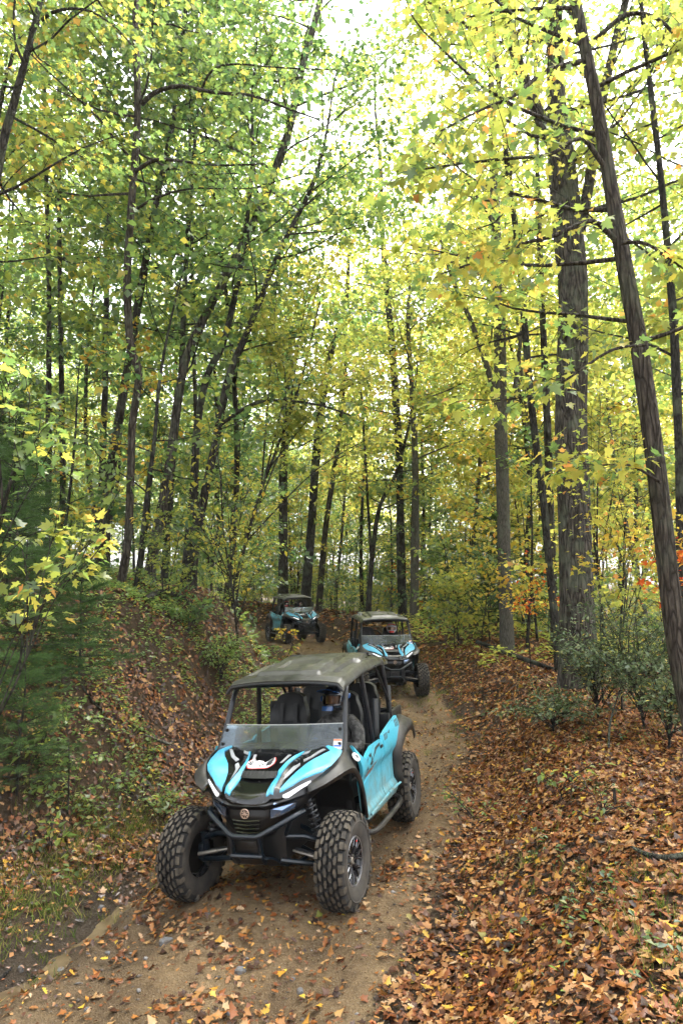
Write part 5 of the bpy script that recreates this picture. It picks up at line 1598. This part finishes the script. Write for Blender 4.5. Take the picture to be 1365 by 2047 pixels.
# ------------------------------------------------------------------ near plants seen one by one
def spray_plant(name, label, cat, foot, tips, Yf, lm, kind, seed, lsize, nleaf=10, nsub=6, group='leafy plants by the trail', bk='bark_dark', rad=.012, spread=.09, droop=.5, alt=None, u0=.22, start=(.30, .72)):
    """stems drawn from a foot to several tips (world), leaves along them"""
    rng = np.random.default_rng(seed)
    foot = np.array(foot, float)
    wood, lims = [], []
    T = np.array([tuple(t) for t in tips], float)
    top = np.array((*np.median(T[:, :2], 0), foot[2] + .80 * (T[:, 2].max() - foot[2])))
    tr = npcat([foot - (0, 0, .1), foot + (top - foot) * .35 + rng.normal(0, .05, 3) * (1, 1, 0), foot + (top - foot) * .7 + rng.normal(0, .06, 3) * (1, 1, 0), top], 4)
    for tp in T:          # side branches leave one main stem
        hz_ = foot[2] + (tp[2] - foot[2]) * (rng.uniform(*start) if tp[2] > foot[2] + .5 else .25)
        st_ = np.array([np.interp(hz_, tr[:, 2], tr[:, i]) for i in range(3)])
        mid = st_ + (tp - st_) * .5 + np.array((0, 0, .10 * np.linalg.norm(tp - st_))) + rng.normal(0, .03, 3)
        P = npcat([st_, mid, tp], 5)
        lims.append((P, np.linspace(rad * .6, .003, len(P))))
    w, lv = grow(rng, tr, np.linspace(rad * 1.3, rad * .5, len(tr)), lims, nb=0, nsub=nsub, nleaf=nleaf, lsize=lsize, kind=kind, spread=spread, blen=1.0, sides=6, droop=droop, u0=u0)
    o = make_tree(name, w, lv, kind, M[bk], [M[x] for x in lm], tuple(foot), alt)
    return tag(o, label, cat, group)

def ground_foot(x, y, dz=0): return (x, y, gz(x, y) + dz)
# yellow maple sapling reaching in at the left
spray_plant('maple_sapling', 'yellow and green maple sapling reaching in from the left edge below the pines', 'sapling', ground_foot(-3.55, 6.0),
            [at(30, 1040, 6.2), at(110, 1060, 6.1), at(195, 1060, 6.2), at(75, 1150, 5.8), at(150, 1130, 6.0), at(10, 1110, 6.0), at(60, 1215, 5.7), at(190, 1110, 6.2), at(-40, 1180, 5.9)], 6, ['l_lime', 'l_yellow', 'l_green'], 'maple', 51, .105, 7, 4, alt=[.5, .75], spread=.09, u0=.66)
spray_plant('maple_sapling', 'green maple branch drooping in at the left edge above the pines', 'sapling', ground_foot(-3.9, 6.4),
            [at(20, 760, 6.0), at(60, 800, 6.1), at(80, 870, 6.2), at(30, 900, 6.0), at(85, 930, 6.1), at(-20, 830, 5.9), at(-30, 740, 5.9)], 6, ['l_green', 'l_deep'], 'maple', 52, .105, 8, 4, alt=[.7], spread=.10, rad=.02, u0=.78)
# yellow beech sprays over the bank
spray_plant('beech_sapling', 'slender beech with yellow leaves on the bank above the front buggy', 'sapling', ground_foot(*at(480, 1290, 13.5)[:2]),
            [at(420, 860, 12.8), at(330, 930, 12.4), at(450, 930, 12.8), at(520, 1010, 12.4), at(530, 1090, 12.4), at(470, 1070, 12.6), at(390, 1030, 12.2), at(300, 1040, 12.2), at(500, 960, 13)], 12, ['l_yellow', 'l_gold', 'l_lime'], 'ovate', 53, .10, 11, 8, alt=[.5, .75], spread=.18, droop=.6, rad=.02)
spray_plant('maple_sapling', 'bright yellow-green maple spreading over the trail behind the front buggy', 'sapling', ground_foot(*at(455, 1240, 15.5)[:2]),
            [at(620, 560, 14.5), at(700, 640, 14), at(760, 740, 13.8), at(790, 850, 13.6), at(660, 740, 14.2), at(560, 690, 14.6), at(560, 500, 15), at(680, 480, 14.8), at(600, 820, 14.2), at(520, 620, 15)], 14, ['l_yellow', 'l_lime'], 'maple2', 54, .115, 22, 14, alt=[.55], spread=.27, rad=.035)
# small tree in front of the farthest vehicle, yellow ones right of the trail
spray_plant('sapling', 'little yellow-green sapling standing in front of the farthest buggy', 'sapling', ground_foot(*at(566, 1300, 21)[:2]), [at(x, y, 21) for x, y in ((560, 1258), (585, 1258), (598, 1280), (548, 1275), (585, 1290))], 21, ['l_lime', 'l_gold'], 'far', 55, .11, 5, 3, spread=.06)
spray_plant('maple_sapling', 'pale yellow maple sapling on the right of the trail before the grey trunk', 'sapling', ground_foot(*at(908, 1275, 21)[:2]), [at(x, y, 20.5) for x, y in ((860, 1160), (890, 1165), (930, 1180), (955, 1210), (870, 1205), (915, 1145), (940, 1240))], 21, ['l_yellow', 'l_lime'], 'far', 56, .13, 17, 7, spread=.2)
spray_plant('maple_sapling', 'sapling with pale orange leaves crossing before the smooth grey trunk', 'sapling', ground_foot(*at(960, 1290, 20)[:2]), [at(x, y, 19) for x, y in ((900, 1132), (950, 1135), (1010, 1150), (1050, 1165), (930, 1148), (985, 1128))], 20, ['l_gold', 'l_yellow'], 'far', 57, .12, 8, 6, spread=.16, alt=[.6])
for k, (px, py, Y, tips, lab, lm) in enumerate((
        (1235, 1290, 10.5, ((1200, 1050), (1260, 1070), (1310, 1100), (1180, 1120), (1340, 1060), (1240, 1010), (1290, 1010)), 'orange and gold maple sapling between the oak and the leaning brown trunk', ['l_gold', 'l_yellow', 'l_lime']),
        (1330, 1300, 9.5, ((1350, 1060), (1300, 1085), (1365, 1110), (1320, 1150), (1390, 1050)), 'red-leaved sapling half hidden behind the leaning brown trunk', ['l_gold', 'l_red']),
        (1060, 1300, 16, ((1040, 1180), (1080, 1160), (1020, 1200), (1110, 1200), (1060, 1130)), 'low orange sapling between the grey trunk and the old oak', ['l_gold', 'l_red']),
        (1200, 1330, 11, ((1180, 850), (1240, 880), (1140, 890), (1280, 840), (1200, 800), (1160, 960), (1250, 960)), 'tall lime-green sapling growing against the old oak trunk', ['l_lime', 'l_yellow']))):
    spray_plant('maple_sapling', lab, 'sapling', ground_foot(*at(px, py, Y)[:2]), [at(a, b, Y - .4 + .25 * (i % 4)) for i, (a, b) in enumerate(tips)], Y, lm, 'maple2', 60 + k, .09, 9, 7, spread=.15)
# glossy evergreen shrubs round the oak
def shrub(label, px, py, Y, w, h, seed, n=16, ls=.062, lm=('l_gloss',)):
    b = at(px, py, Y); foot = np.array(ground_foot(b.x, b.y)); rng = np.random.default_rng(seed)
    tips = [foot + np.array((rng.normal(0, w * .5), rng.normal(0, w * .35), h * rng.uniform(.5, 1.05))) for _ in range(n)]
    return spray_plant('shrub', label, 'shrub', foot, tips, Y, list(lm), 'ovate', seed, ls, 17, 9, 'shrubs', 'bark_wet', .012, .10, .1, start=(.04, .30))
shrub('glossy small-leaved shrub in front of the old oak trunk', 1195, 1420, 10.0, .9, 1.2, 71, 18)
shrub('glossy shrub between the old oak and the leaning brown trunk', 1290, 1440, 9.2, 1.1, 1.6, 72, 22)
shrub('low dark shrub creeping over the leaf litter below the oak', 1110, 1440, 9.8, .8, .55, 73, 12)
shrub('leafy shrub under the leaning brown trunk at the right edge', 1335, 1500, 8.2, .8, .9, 74, 14)
shrub('green shrub on the left bank beside the thin stem', 445, 1360, 12.2, .9, .75, 75, 6, .085, ('l_green',))
shrub('pale green shrub on the bank above the buggy windscreen', 375, 1290, 12.0, .6, .9, 76, 4, .10, ('l_green', 'l_deep'))
def spray_small(lab, px, py, Y, seed, ls):
    b = at(px, py, Y); foot = np.array(ground_foot(b.x, b.y)); r_ = np.random.default_rng(seed)
    tips = [foot + np.array((r_.normal(0, .18), r_.normal(0, .15), r_.uniform(.12, .36))) for _ in range(5)]
    return spray_plant('seedling_plant', lab, 'plant', foot, tips, Y, ['l_green'], 'ovate', seed, ls, 3, 4, 'small plants on the banks', 'bark_wet', .005, .05, .1)
for k, (px, py, Y, ls, lab) in enumerate(((100, 1600, 7.2, .10, 'small broad-leaved plant on the leafy slope at the far left'), (60, 1440, 7.6, .11, 'bigger broad-leaved plant at the left edge under the pines'), (250, 1560, 8.6, .08, 'low green plant at the foot of the left bank'),
                                         (340, 1600, 8.4, .07, 'feathery green plant beside the front buggy\'s hood'), (310, 1470, 9.4, .09, 'small green plant halfway up the left bank'), (930, 1560, 8, .07, 'tiny seedling in the leaves right of the front buggy'), (1130, 1560, 7.2, .08, 'small weed in the leaf litter below the shrubs'), (1190, 1620, 6.4, .06, 'thin green weed among fallen leaves on the right'))):
    spray_small(lab, px, py, Y, 80 + k, ls)

# ------------------------------------------------------------------ leaf litter, grass, undergrowth (nobody could count these)
LIT = [(0, (.020, .011, .008)), (.18, (.055, .023, .011)), (.36, (.115, .038, .013)), (.54, (.19, .060, .016)), (.68, (.25, .095, .023)), (.79, (.30, .15, .045)), (.87, (.34, .215, .10)), (.92, (.42, .20, .025)), (.96, (.46, .33, .04)), (.985, (.36, .075, .025)), (1, (.12, .17, .03))]
M['litter'] = leaf_mat('fallen_leaves', LIT, 1.0, .12, .45, .03, per_obj=0)
M['litter2'] = leaf_mat('fallen_leaves_pale', [(0, (.05, .021, .010)), (.4, (.17, .066, .020)), (.75, (.28, .135, .050)), (1, (.40, .27, .15))], 1.0, .12, .45, .03, per_obj=0)
M['litter3'] = leaf_mat('fallen_leaves_shade_dark', [(0, (.014, .009, .007)), (.4, (.05, .022, .012)), (.75, (.11, .045, .018)), (1, (.18, .085, .035))], 1.0, .1, .35, .04, per_obj=0)  # tree shade on the left bank, put into darker leaf colours
rng = np.random.default_rng(9)
def field(n, x0, x1, y0, y1):
    x = rng.uniform(x0, x1, n); y = rng.uniform(y0, y1, n)
    s, b, ty = trail_coords(x, y)
    return x, y, s
def slope(x, y):
    e = .06
    zx = (ground_z(x + e, y, False) - ground_z(x - e, y, False)) / (2 * e); zy = (ground_z(x, y + e, False) - ground_z(x, y - e, False)) / (2 * e)
    return unit(np.stack([-zx, -zy, np.ones_like(zx)], 1))
def litter(n, x0, x1, y0, y1, size, kinds, dens):
    x, y, s = field(n, x0, x1, y0, y1)
    keep = rng.random(n) < dens(x, y, s)
    a = np.abs(x) < .56 * y + 1.2
    keep &= a
    x, y = x[keep], y[keep]; m = len(x)
    z = ground_z(x, y); nr = slope(x, y)
    out = []
    which = rng.integers(0, len(kinds), m)
    for k, kd in enumerate(kinds):
        q = which == k; c = q.sum()
        if not c: continue
        Nn = unit(nr[q] + rng.normal(0, .22, (c, 3)))
        D = np.cross(Nn, rng.normal(0, 1, (c, 3)))
        P = np.stack([x[q], y[q], z[q] + rng.uniform(.008, .035, c)], 1)
        shade_dark = (trail_coords(P[:, 0], P[:, 1])[0] < -1.3) & (rng.random(c) < .55)  # about half the left-bank leaves take the colour darkened for shade
        S = size * rng.uniform(.5, 1.3, c)
        for sel, mi_ in ((~shade_dark, 1 if k % 3 == 2 else 0), (shade_dark, 2)):
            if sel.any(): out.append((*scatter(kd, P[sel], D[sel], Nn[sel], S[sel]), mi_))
    return out
def dens(x, y, s):
    cl = .5 + .5 * fbm(x * 1.3 + 3, y * 1.3, 3)
    right = sstep(1.15, 1.85, s + .35 * fbm(x * .8, y * .8, 2))
    left = sstep(1.15, 2.3, -s + .3 * fbm(x * .9 + 8, y * .9, 2))
    grass = np.exp(-((x + 2.75) / .55) ** 2 - ((y - 6.9) / 1.5) ** 2)
    d = .035 + .16 * sstep(.58, .85, cl) + right * (.62 + .38 * sstep(.3, .6, cl)) + left * (.20 + .65 * sstep(.42, .72, cl)) * (1 - .6 * grass)
    d = d + .25 * np.exp(-((s + 1.05) / .3) ** 2) * sstep(.4, .7, cl)
    return np.clip(d, 0, 1) * (1 - .6 * np.exp(-(seg_dist(x, y, _riv) / .10) ** 2))
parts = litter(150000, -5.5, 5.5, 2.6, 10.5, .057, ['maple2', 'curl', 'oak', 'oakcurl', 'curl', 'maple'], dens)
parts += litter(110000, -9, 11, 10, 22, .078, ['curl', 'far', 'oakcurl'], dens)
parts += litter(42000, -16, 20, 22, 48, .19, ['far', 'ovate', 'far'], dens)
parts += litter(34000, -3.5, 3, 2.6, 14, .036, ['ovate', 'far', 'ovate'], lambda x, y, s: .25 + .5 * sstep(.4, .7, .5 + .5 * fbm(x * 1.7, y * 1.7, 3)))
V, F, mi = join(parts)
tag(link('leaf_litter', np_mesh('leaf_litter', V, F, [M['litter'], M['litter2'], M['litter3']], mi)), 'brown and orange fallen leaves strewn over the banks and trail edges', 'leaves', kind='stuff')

# grass at the foot of the left bank and tufts on the right
def tufts(spots, n, h):
    x = np.concatenate([rng.normal(a, sx, c) for a, b, sx, sy, c in spots]); y = np.concatenate([rng.normal(b, sy, c) for a, b, sx, sy, c in spots])
    bx = np.repeat(x, n) + rng.normal(0, .035, len(x) * n); by = np.repeat(y, n) + rng.normal(0, .035, len(x) * n)
    m = len(bx)
    P = np.stack([bx, by, ground_z(bx, by) - .005], 1)
    D = np.stack([rng.normal(0, .55, m), rng.normal(0, .55, m), np.ones(m)], 1)
    return scatter('blade', P, D, rng.normal(0, 1, (m, 3)), h * rng.uniform(.5, 1.3, m))
V, F = tufts([(-2.8, 6.6, .32, .9, 260), (-2.45, 8.2, .25, .9, 170), (-3.1, 5.6, .3, .5, 80), (2.3, 4.6, .35, .6, 70), (1.9, 3.6, .25, .4, 40), (1.55, 6.0, .3, .5, 26), (2.2, 16.5, .5, 2.5, 120), (2.4, 20.5, .8, 2.5, 140), (-1.5, 20, .4, 3, 80), (3.2, 9, .7, 1.2, 40)], 13, .105)
tag(link('grass', np_mesh('grass', V, F, [M['grass']])), 'yellowing grass tufts along the trail edges', 'grass', kind='stuff')
# seedlings and ground ivy
def seedlings(n, box, dn, size, hgt):
    x, y, s = field(n, *box); q = rng.random(n) < dn(x, y, s); x, y = x[q], y[q]
    k = 5
    bx = np.repeat(x, k) + rng.normal(0, .045, len(x) * k); by = np.repeat(y, k) + rng.normal(0, .045, len(x) * k)
    m = len(bx); az = rng.uniform(0, 6.28, m)
    P = np.stack([bx, by, ground_z(bx, by) + rng.uniform(.02, hgt, m)], 1)
    D = np.stack([np.cos(az), np.sin(az), rng.normal(.1, .3, m)], 1)
    return scatter('ovate', P, D, np.array((0, 0, 1.0)) + rng.normal(0, .35, (m, 3)), size * rng.uniform(.6, 1.3, m))
def dn_left(x, y, s):
    return sstep(1.7, 2.4, -s) * (1 - sstep(6, 9, -s)) * sstep(.45, .72, .5 + .5 * fbm(x * .9 + 20, y * .9, 3)) * .8
def dn_right(x, y, s):
    return sstep(1.9, 3.0, s) * sstep(.46, .75, .5 + .5 * fbm(x * .8 + 40, y * .8, 3)) * .8
p1 = seedlings(13000, (-7, -1, 4.5, 16), dn_left, .07, .18); p2 = seedlings(3600, (1, 8, 3, 16), dn_right, .05, .14)
p3 = seedlings(5000, (-12, -1, 16, 34), dn_left, .16, .35); p4 = seedlings(6000, (2, 14, 15, 36), dn_right, .15, .4)
V, F, mi = join([(*p1, 0), (*p2, 1), (*p3, 0), (*p4, 2)])
tag(link('undergrowth', np_mesh('undergrowth', V, F, [M['l_green'], M['l_deep'], M['l_lime']], mi)), 'low green seedlings sprouting through the fallen leaves', 'undergrowth', kind='stuff')

# ------------------------------------------------------------------ stones, sticks, log, muddy water
M['gravel'] = leaf_mat('small_gravel', [(0, (.05, .045, .04)), (.5, (.12, .10, .08)), (.85, (.17, .16, .15)), (1, (.28, .26, .23))], 1.0, .02, per_obj=0)
def gravel(n):
    x, y, s = field(n, -3.4, 3, 2.6, 20)
    q = (np.abs(s) < 1.6) & (rng.random(n) < sstep(-.2, .5, fbm(x * 1.1 + 60, y * 1.1, 2)) + .15); x, y = x[q], y[q]; m = len(x)
    O = np.array([(1, 0, 0), (0, 1, 0), (-1, 0, 0), (0, -1, 0), (.1, .05, .8), (0, .1, -.6), (.7, .7, .25), (-.7, .65, .2), (-.65, -.7, .25), (.7, -.7, .2)])
    Fo = np.array([(4, 0, 6), (4, 6, 1), (4, 1, 7), (4, 7, 2), (4, 2, 8), (4, 8, 3), (4, 3, 9), (4, 9, 0), (5, 6, 0), (5, 1, 6), (5, 7, 1), (5, 2, 7), (5, 8, 2), (5, 3, 8), (5, 9, 3), (5, 0, 9)])
    S = .006 + .016 * rng.random(m) ** 2.5
    a = rng.uniform(0, 6.28, m); ca, sa = np.cos(a)[:, None], np.sin(a)[:, None]
    J = O[None] * (1 + rng.normal(0, .16, (m, len(O), 3))) * S[:, None, None] * np.array((1.2, .9, .75))
    V = np.stack([J[..., 0] * ca - J[..., 1] * sa + x[:, None], J[..., 0] * sa + J[..., 1] * ca + y[:, None], J[..., 2] + (ground_z(x, y) + S * .25)[:, None]], -1)
    return V.reshape(-1, 3), (Fo[None] + (np.arange(m) * len(O))[:, None, None]).reshape(-1, 3)
V, F = gravel(9000)
tag(link('gravel', np_mesh('gravel', V, F, [M['gravel']])), 'small gravel pressed into the dirt trail', 'gravel', kind='stuff')
M['stone'] = dirty('grey_stone', (.105, .108, .112), (.085, .066, .046), .8, .42, .62, 20, bmp=.4)
def stone(label, px, py, Y, w, h, seed):
    b = at(px, py, Y); r = np.random.default_rng(seed)
    bm = bmesh.new(); bmesh.ops.create_icosphere(bm, subdivisions=2, radius=.5)
    for v in bm.verts:
        c = np.array(v.co); k = 1 + .22 * float(vnoise(np.array([c[0] * 3 + seed]), np.array([c[1] * 3 + c[2] * 2]))[0])
        v.co = Vector((c[0] * k * w, c[1] * k * w * .7, max(-.2, min(.34, c[2] * k)) * h * 1.5))
    me = bpy.data.meshes.new('stone'); bm.to_mesh(me); bm.free(); me.materials.append(M['stone'])
    o = link('stone', me); o.location = (b.x, b.y, gz(b.x, b.y) - .004); o.rotation_euler = (0, 0, r.uniform(0, 6))
    tag(o, label, 'stone', 'stones on the trail')
def on_ground(px, py):
    r = np.array(ray(px, py)); t = np.linspace(2, 60, 2400)
    P = np.array((0, 0, CAM_H))[None] + r[None] * t[:, None]
    g = ground_z(P[:, 0], P[:, 1]); k = int(np.argmax(P[:, 2] < g))
    if not (P[:, 2] < g).any():
        k = int(np.argmin(np.abs(P[:, 1] - 14))); P[k, 2] = g[k]
    return P[k]
for k, (px, py, w, h, lab) in enumerate(((332, 1886, .11, .06, 'pale angular stone in the middle of the dirt in front of the buggy'), (478, 1943, .10, .05, 'flat grey stone half sunk in the trail near the bottom'), (122, 1942, .08, .05, 'small grey stone among leaves at the lower left'),
                                        (202, 1822, .06, .06, 'dark stone at the head of the muddy rivulet'), (42, 1938, .06, .05, 'dark wet stone beside the rivulet at the left edge'), (600, 1985, .07, .04, 'pale pebble near the bottom centre of the trail'), (585, 1966, .045, .04, 'dark pebble left of the pale one near the bottom centre'),
                                        (175, 2020, .05, .04, 'small dark pebble in the leaves near the bottom left corner'), (455, 2025, .06, .04, 'grey pebble at the bottom edge of the trail'), (215, 1907, .06, .04, 'grey stone between the rivulet and the pale angular stone'), (417, 1830, .05, .035, 'little pebble just in front of the left front tyre'))):
    P = on_ground(px, py); stone(lab, px, py, P[1], w, h, k)
def stick(name, label, cat, pts, wid, bk='bark_wet', off=.03, twigs=()):
    P = [on_ground(x, y) + np.array((0, 0, dz)) for x, y, dz in pts]
    Q = npcat(P, 4); r = np.interp(np.linspace(0, 1, len(Q)), np.linspace(0, 1, len(wid)), wid)
    paths = [(Q, r, 9, .16)]
    for u, d, ln in twigs:
        p = Q[int(u * (len(Q) - 1))]; paths.append((wander(np.random.default_rng(int(u * 100)), p, np.array(d, float), ln, 4, 0, .15), np.linspace(r.mean() * .5, .003, 5), 5, 0))
    V, F = tubes_np(paths); o = P[0]
    n_ = len(Q)
    ob = link(name, np_mesh(name, V - o, F, [M[bk]], smooth=True)); ob.location = tuple(o)
    return tag(ob, label, cat, 'fallen wood')
stick('log', 'dark fallen limb lying on the right shoulder before the grey trunk', 'log', [(953, 1300, .24), (1000, 1316, .20), (1050, 1330, .13), (1110, 1344, .05)], [.05, .058, .055, .045])
stick('stick', 'dark curved branch poking in from the right edge over the leaves', 'stick', [(1256, 1695, .02), (1290, 1722, .05), (1330, 1733, .06), (1380, 1730, .07)], [.008, .017, .020, .022])
stick('stick', 'broken grey stick on the left bank level with the windscreen', 'stick', [(240, 1455, .03), (300, 1480, .04), (375, 1505, .03)], [.018, .022, .014], 'bark_grey')
stick('stick', 'thin dark stick slanting down the left bank above the broken grey one', 'stick', [(150, 1355, .04), (185, 1410, .05), (215, 1432, .03)], [.010, .012, .006])
stick('stick', 'rotting stick at the bottom of the left slope beside green seedlings', 'stick', [(275, 1545, .02), (295, 1570, .03), (312, 1588, .02)], [.02, .024, .016], 'bark_grey')
stick('stick', 'short stick lying by the rivulet at the lower left edge', 'stick', [(0, 1965, .02), (12, 1952, .02), (24, 1940, .02)], [.014, .012, .008])
stick('tree_root', 'mossy root curling over the bank edge below the slanting trunks', 'root', [(290, 1205, .06), (320, 1196, .10), (360, 1200, .08), (395, 1225, .02)], [.05, .06, .05, .03], 'bark_dark')
stick('stump', 'short dark broken stem standing in the leaves on the right', 'stump', [(1228, 1612, -.05), (1228, 1612, .06), (1229, 1612, .16)], [.018, .016, .014])
stick('stick', 'bare forked stem leaning in the shrubs below the oak', 'stick', [(1215, 1505, -.03), (1222, 1490, .30), (1246, 1470, .62)], [.014, .012, .006], twigs=((.5, (.5, 0, .8), .5), (.7, (-.5, .1, .8), .4)))
# muddy rivulet
m = mat('muddy_water', (.25, .185, .105), .12, spec=.6)
L(m, ramp(m, noise(m, coords(m), 5, 4), [(.35, (.085, .061, .035)), (.65, (.135, .10, .059))]), bsdf(m).inputs['Base Color'])
P = np.array([(a, b, 0) for a, b in _riv[:-1]])
mb = MB(); vs, fs = [], []
for i, p in enumerate(P):
    d = P[min(i + 1, len(P) - 1)] - P[max(i - 1, 0)]; d /= np.linalg.norm(d); nrm = np.array((-d[1], d[0]))
    w = .20 * (1 - .6 * (i / len(P)) ** 3)
    z = float(ground_z(np.array([p[0]]), np.array([p[1]]), False)[0]) + .018 - .006 * (i / len(P)) ** 2
    for k in (-1, -.33, .33, 1):
        jit = 1 + .45 * float(vnoise(np.array([i * .55 + (7 if k > 0 else 0)]), np.array([3.3]))[0]) + .25 * float(vnoise(np.array([i * 1.9]), np.array([9.1 + k]))[0])
        q = p[:2] + nrm * w * k * jit; vs.append((q[0], q[1], z))
for i in range(len(P) - 1):
    for k in range(3): fs.append((i * 4 + k, i * 4 + k + 1, i * 4 + k + 5, i * 4 + k + 4))
mb.add(vs, fs); tag(mb.build('water', m), 'shallow muddy rivulet beside the trail', kind='structure')

# ------------------------------------------------------------------ thin autumn haze
hm = bpy.data.materials.new('haze_air'); hm.use_nodes = True
hm.node_tree.nodes.clear()
_o = N(hm, 'ShaderNodeOutputMaterial'); _v = N(hm, 'ShaderNodeVolumePrincipled')
_v.inputs['Color'].default_value = (.95, .97, 1.0, 1); _v.inputs['Density'].default_value = .0005; _v.inputs['Anisotropy'].default_value = .3
L(hm, _v.outputs[0], _o.inputs['Volume'])
mb = MB(); mb.rbox((0, 190, 27), (640, 540, 66), 0)
hz = mb.build('haze', hm, smooth=0); tag(hz, 'thin pale haze between the trees', 'haze', kind='stuff')
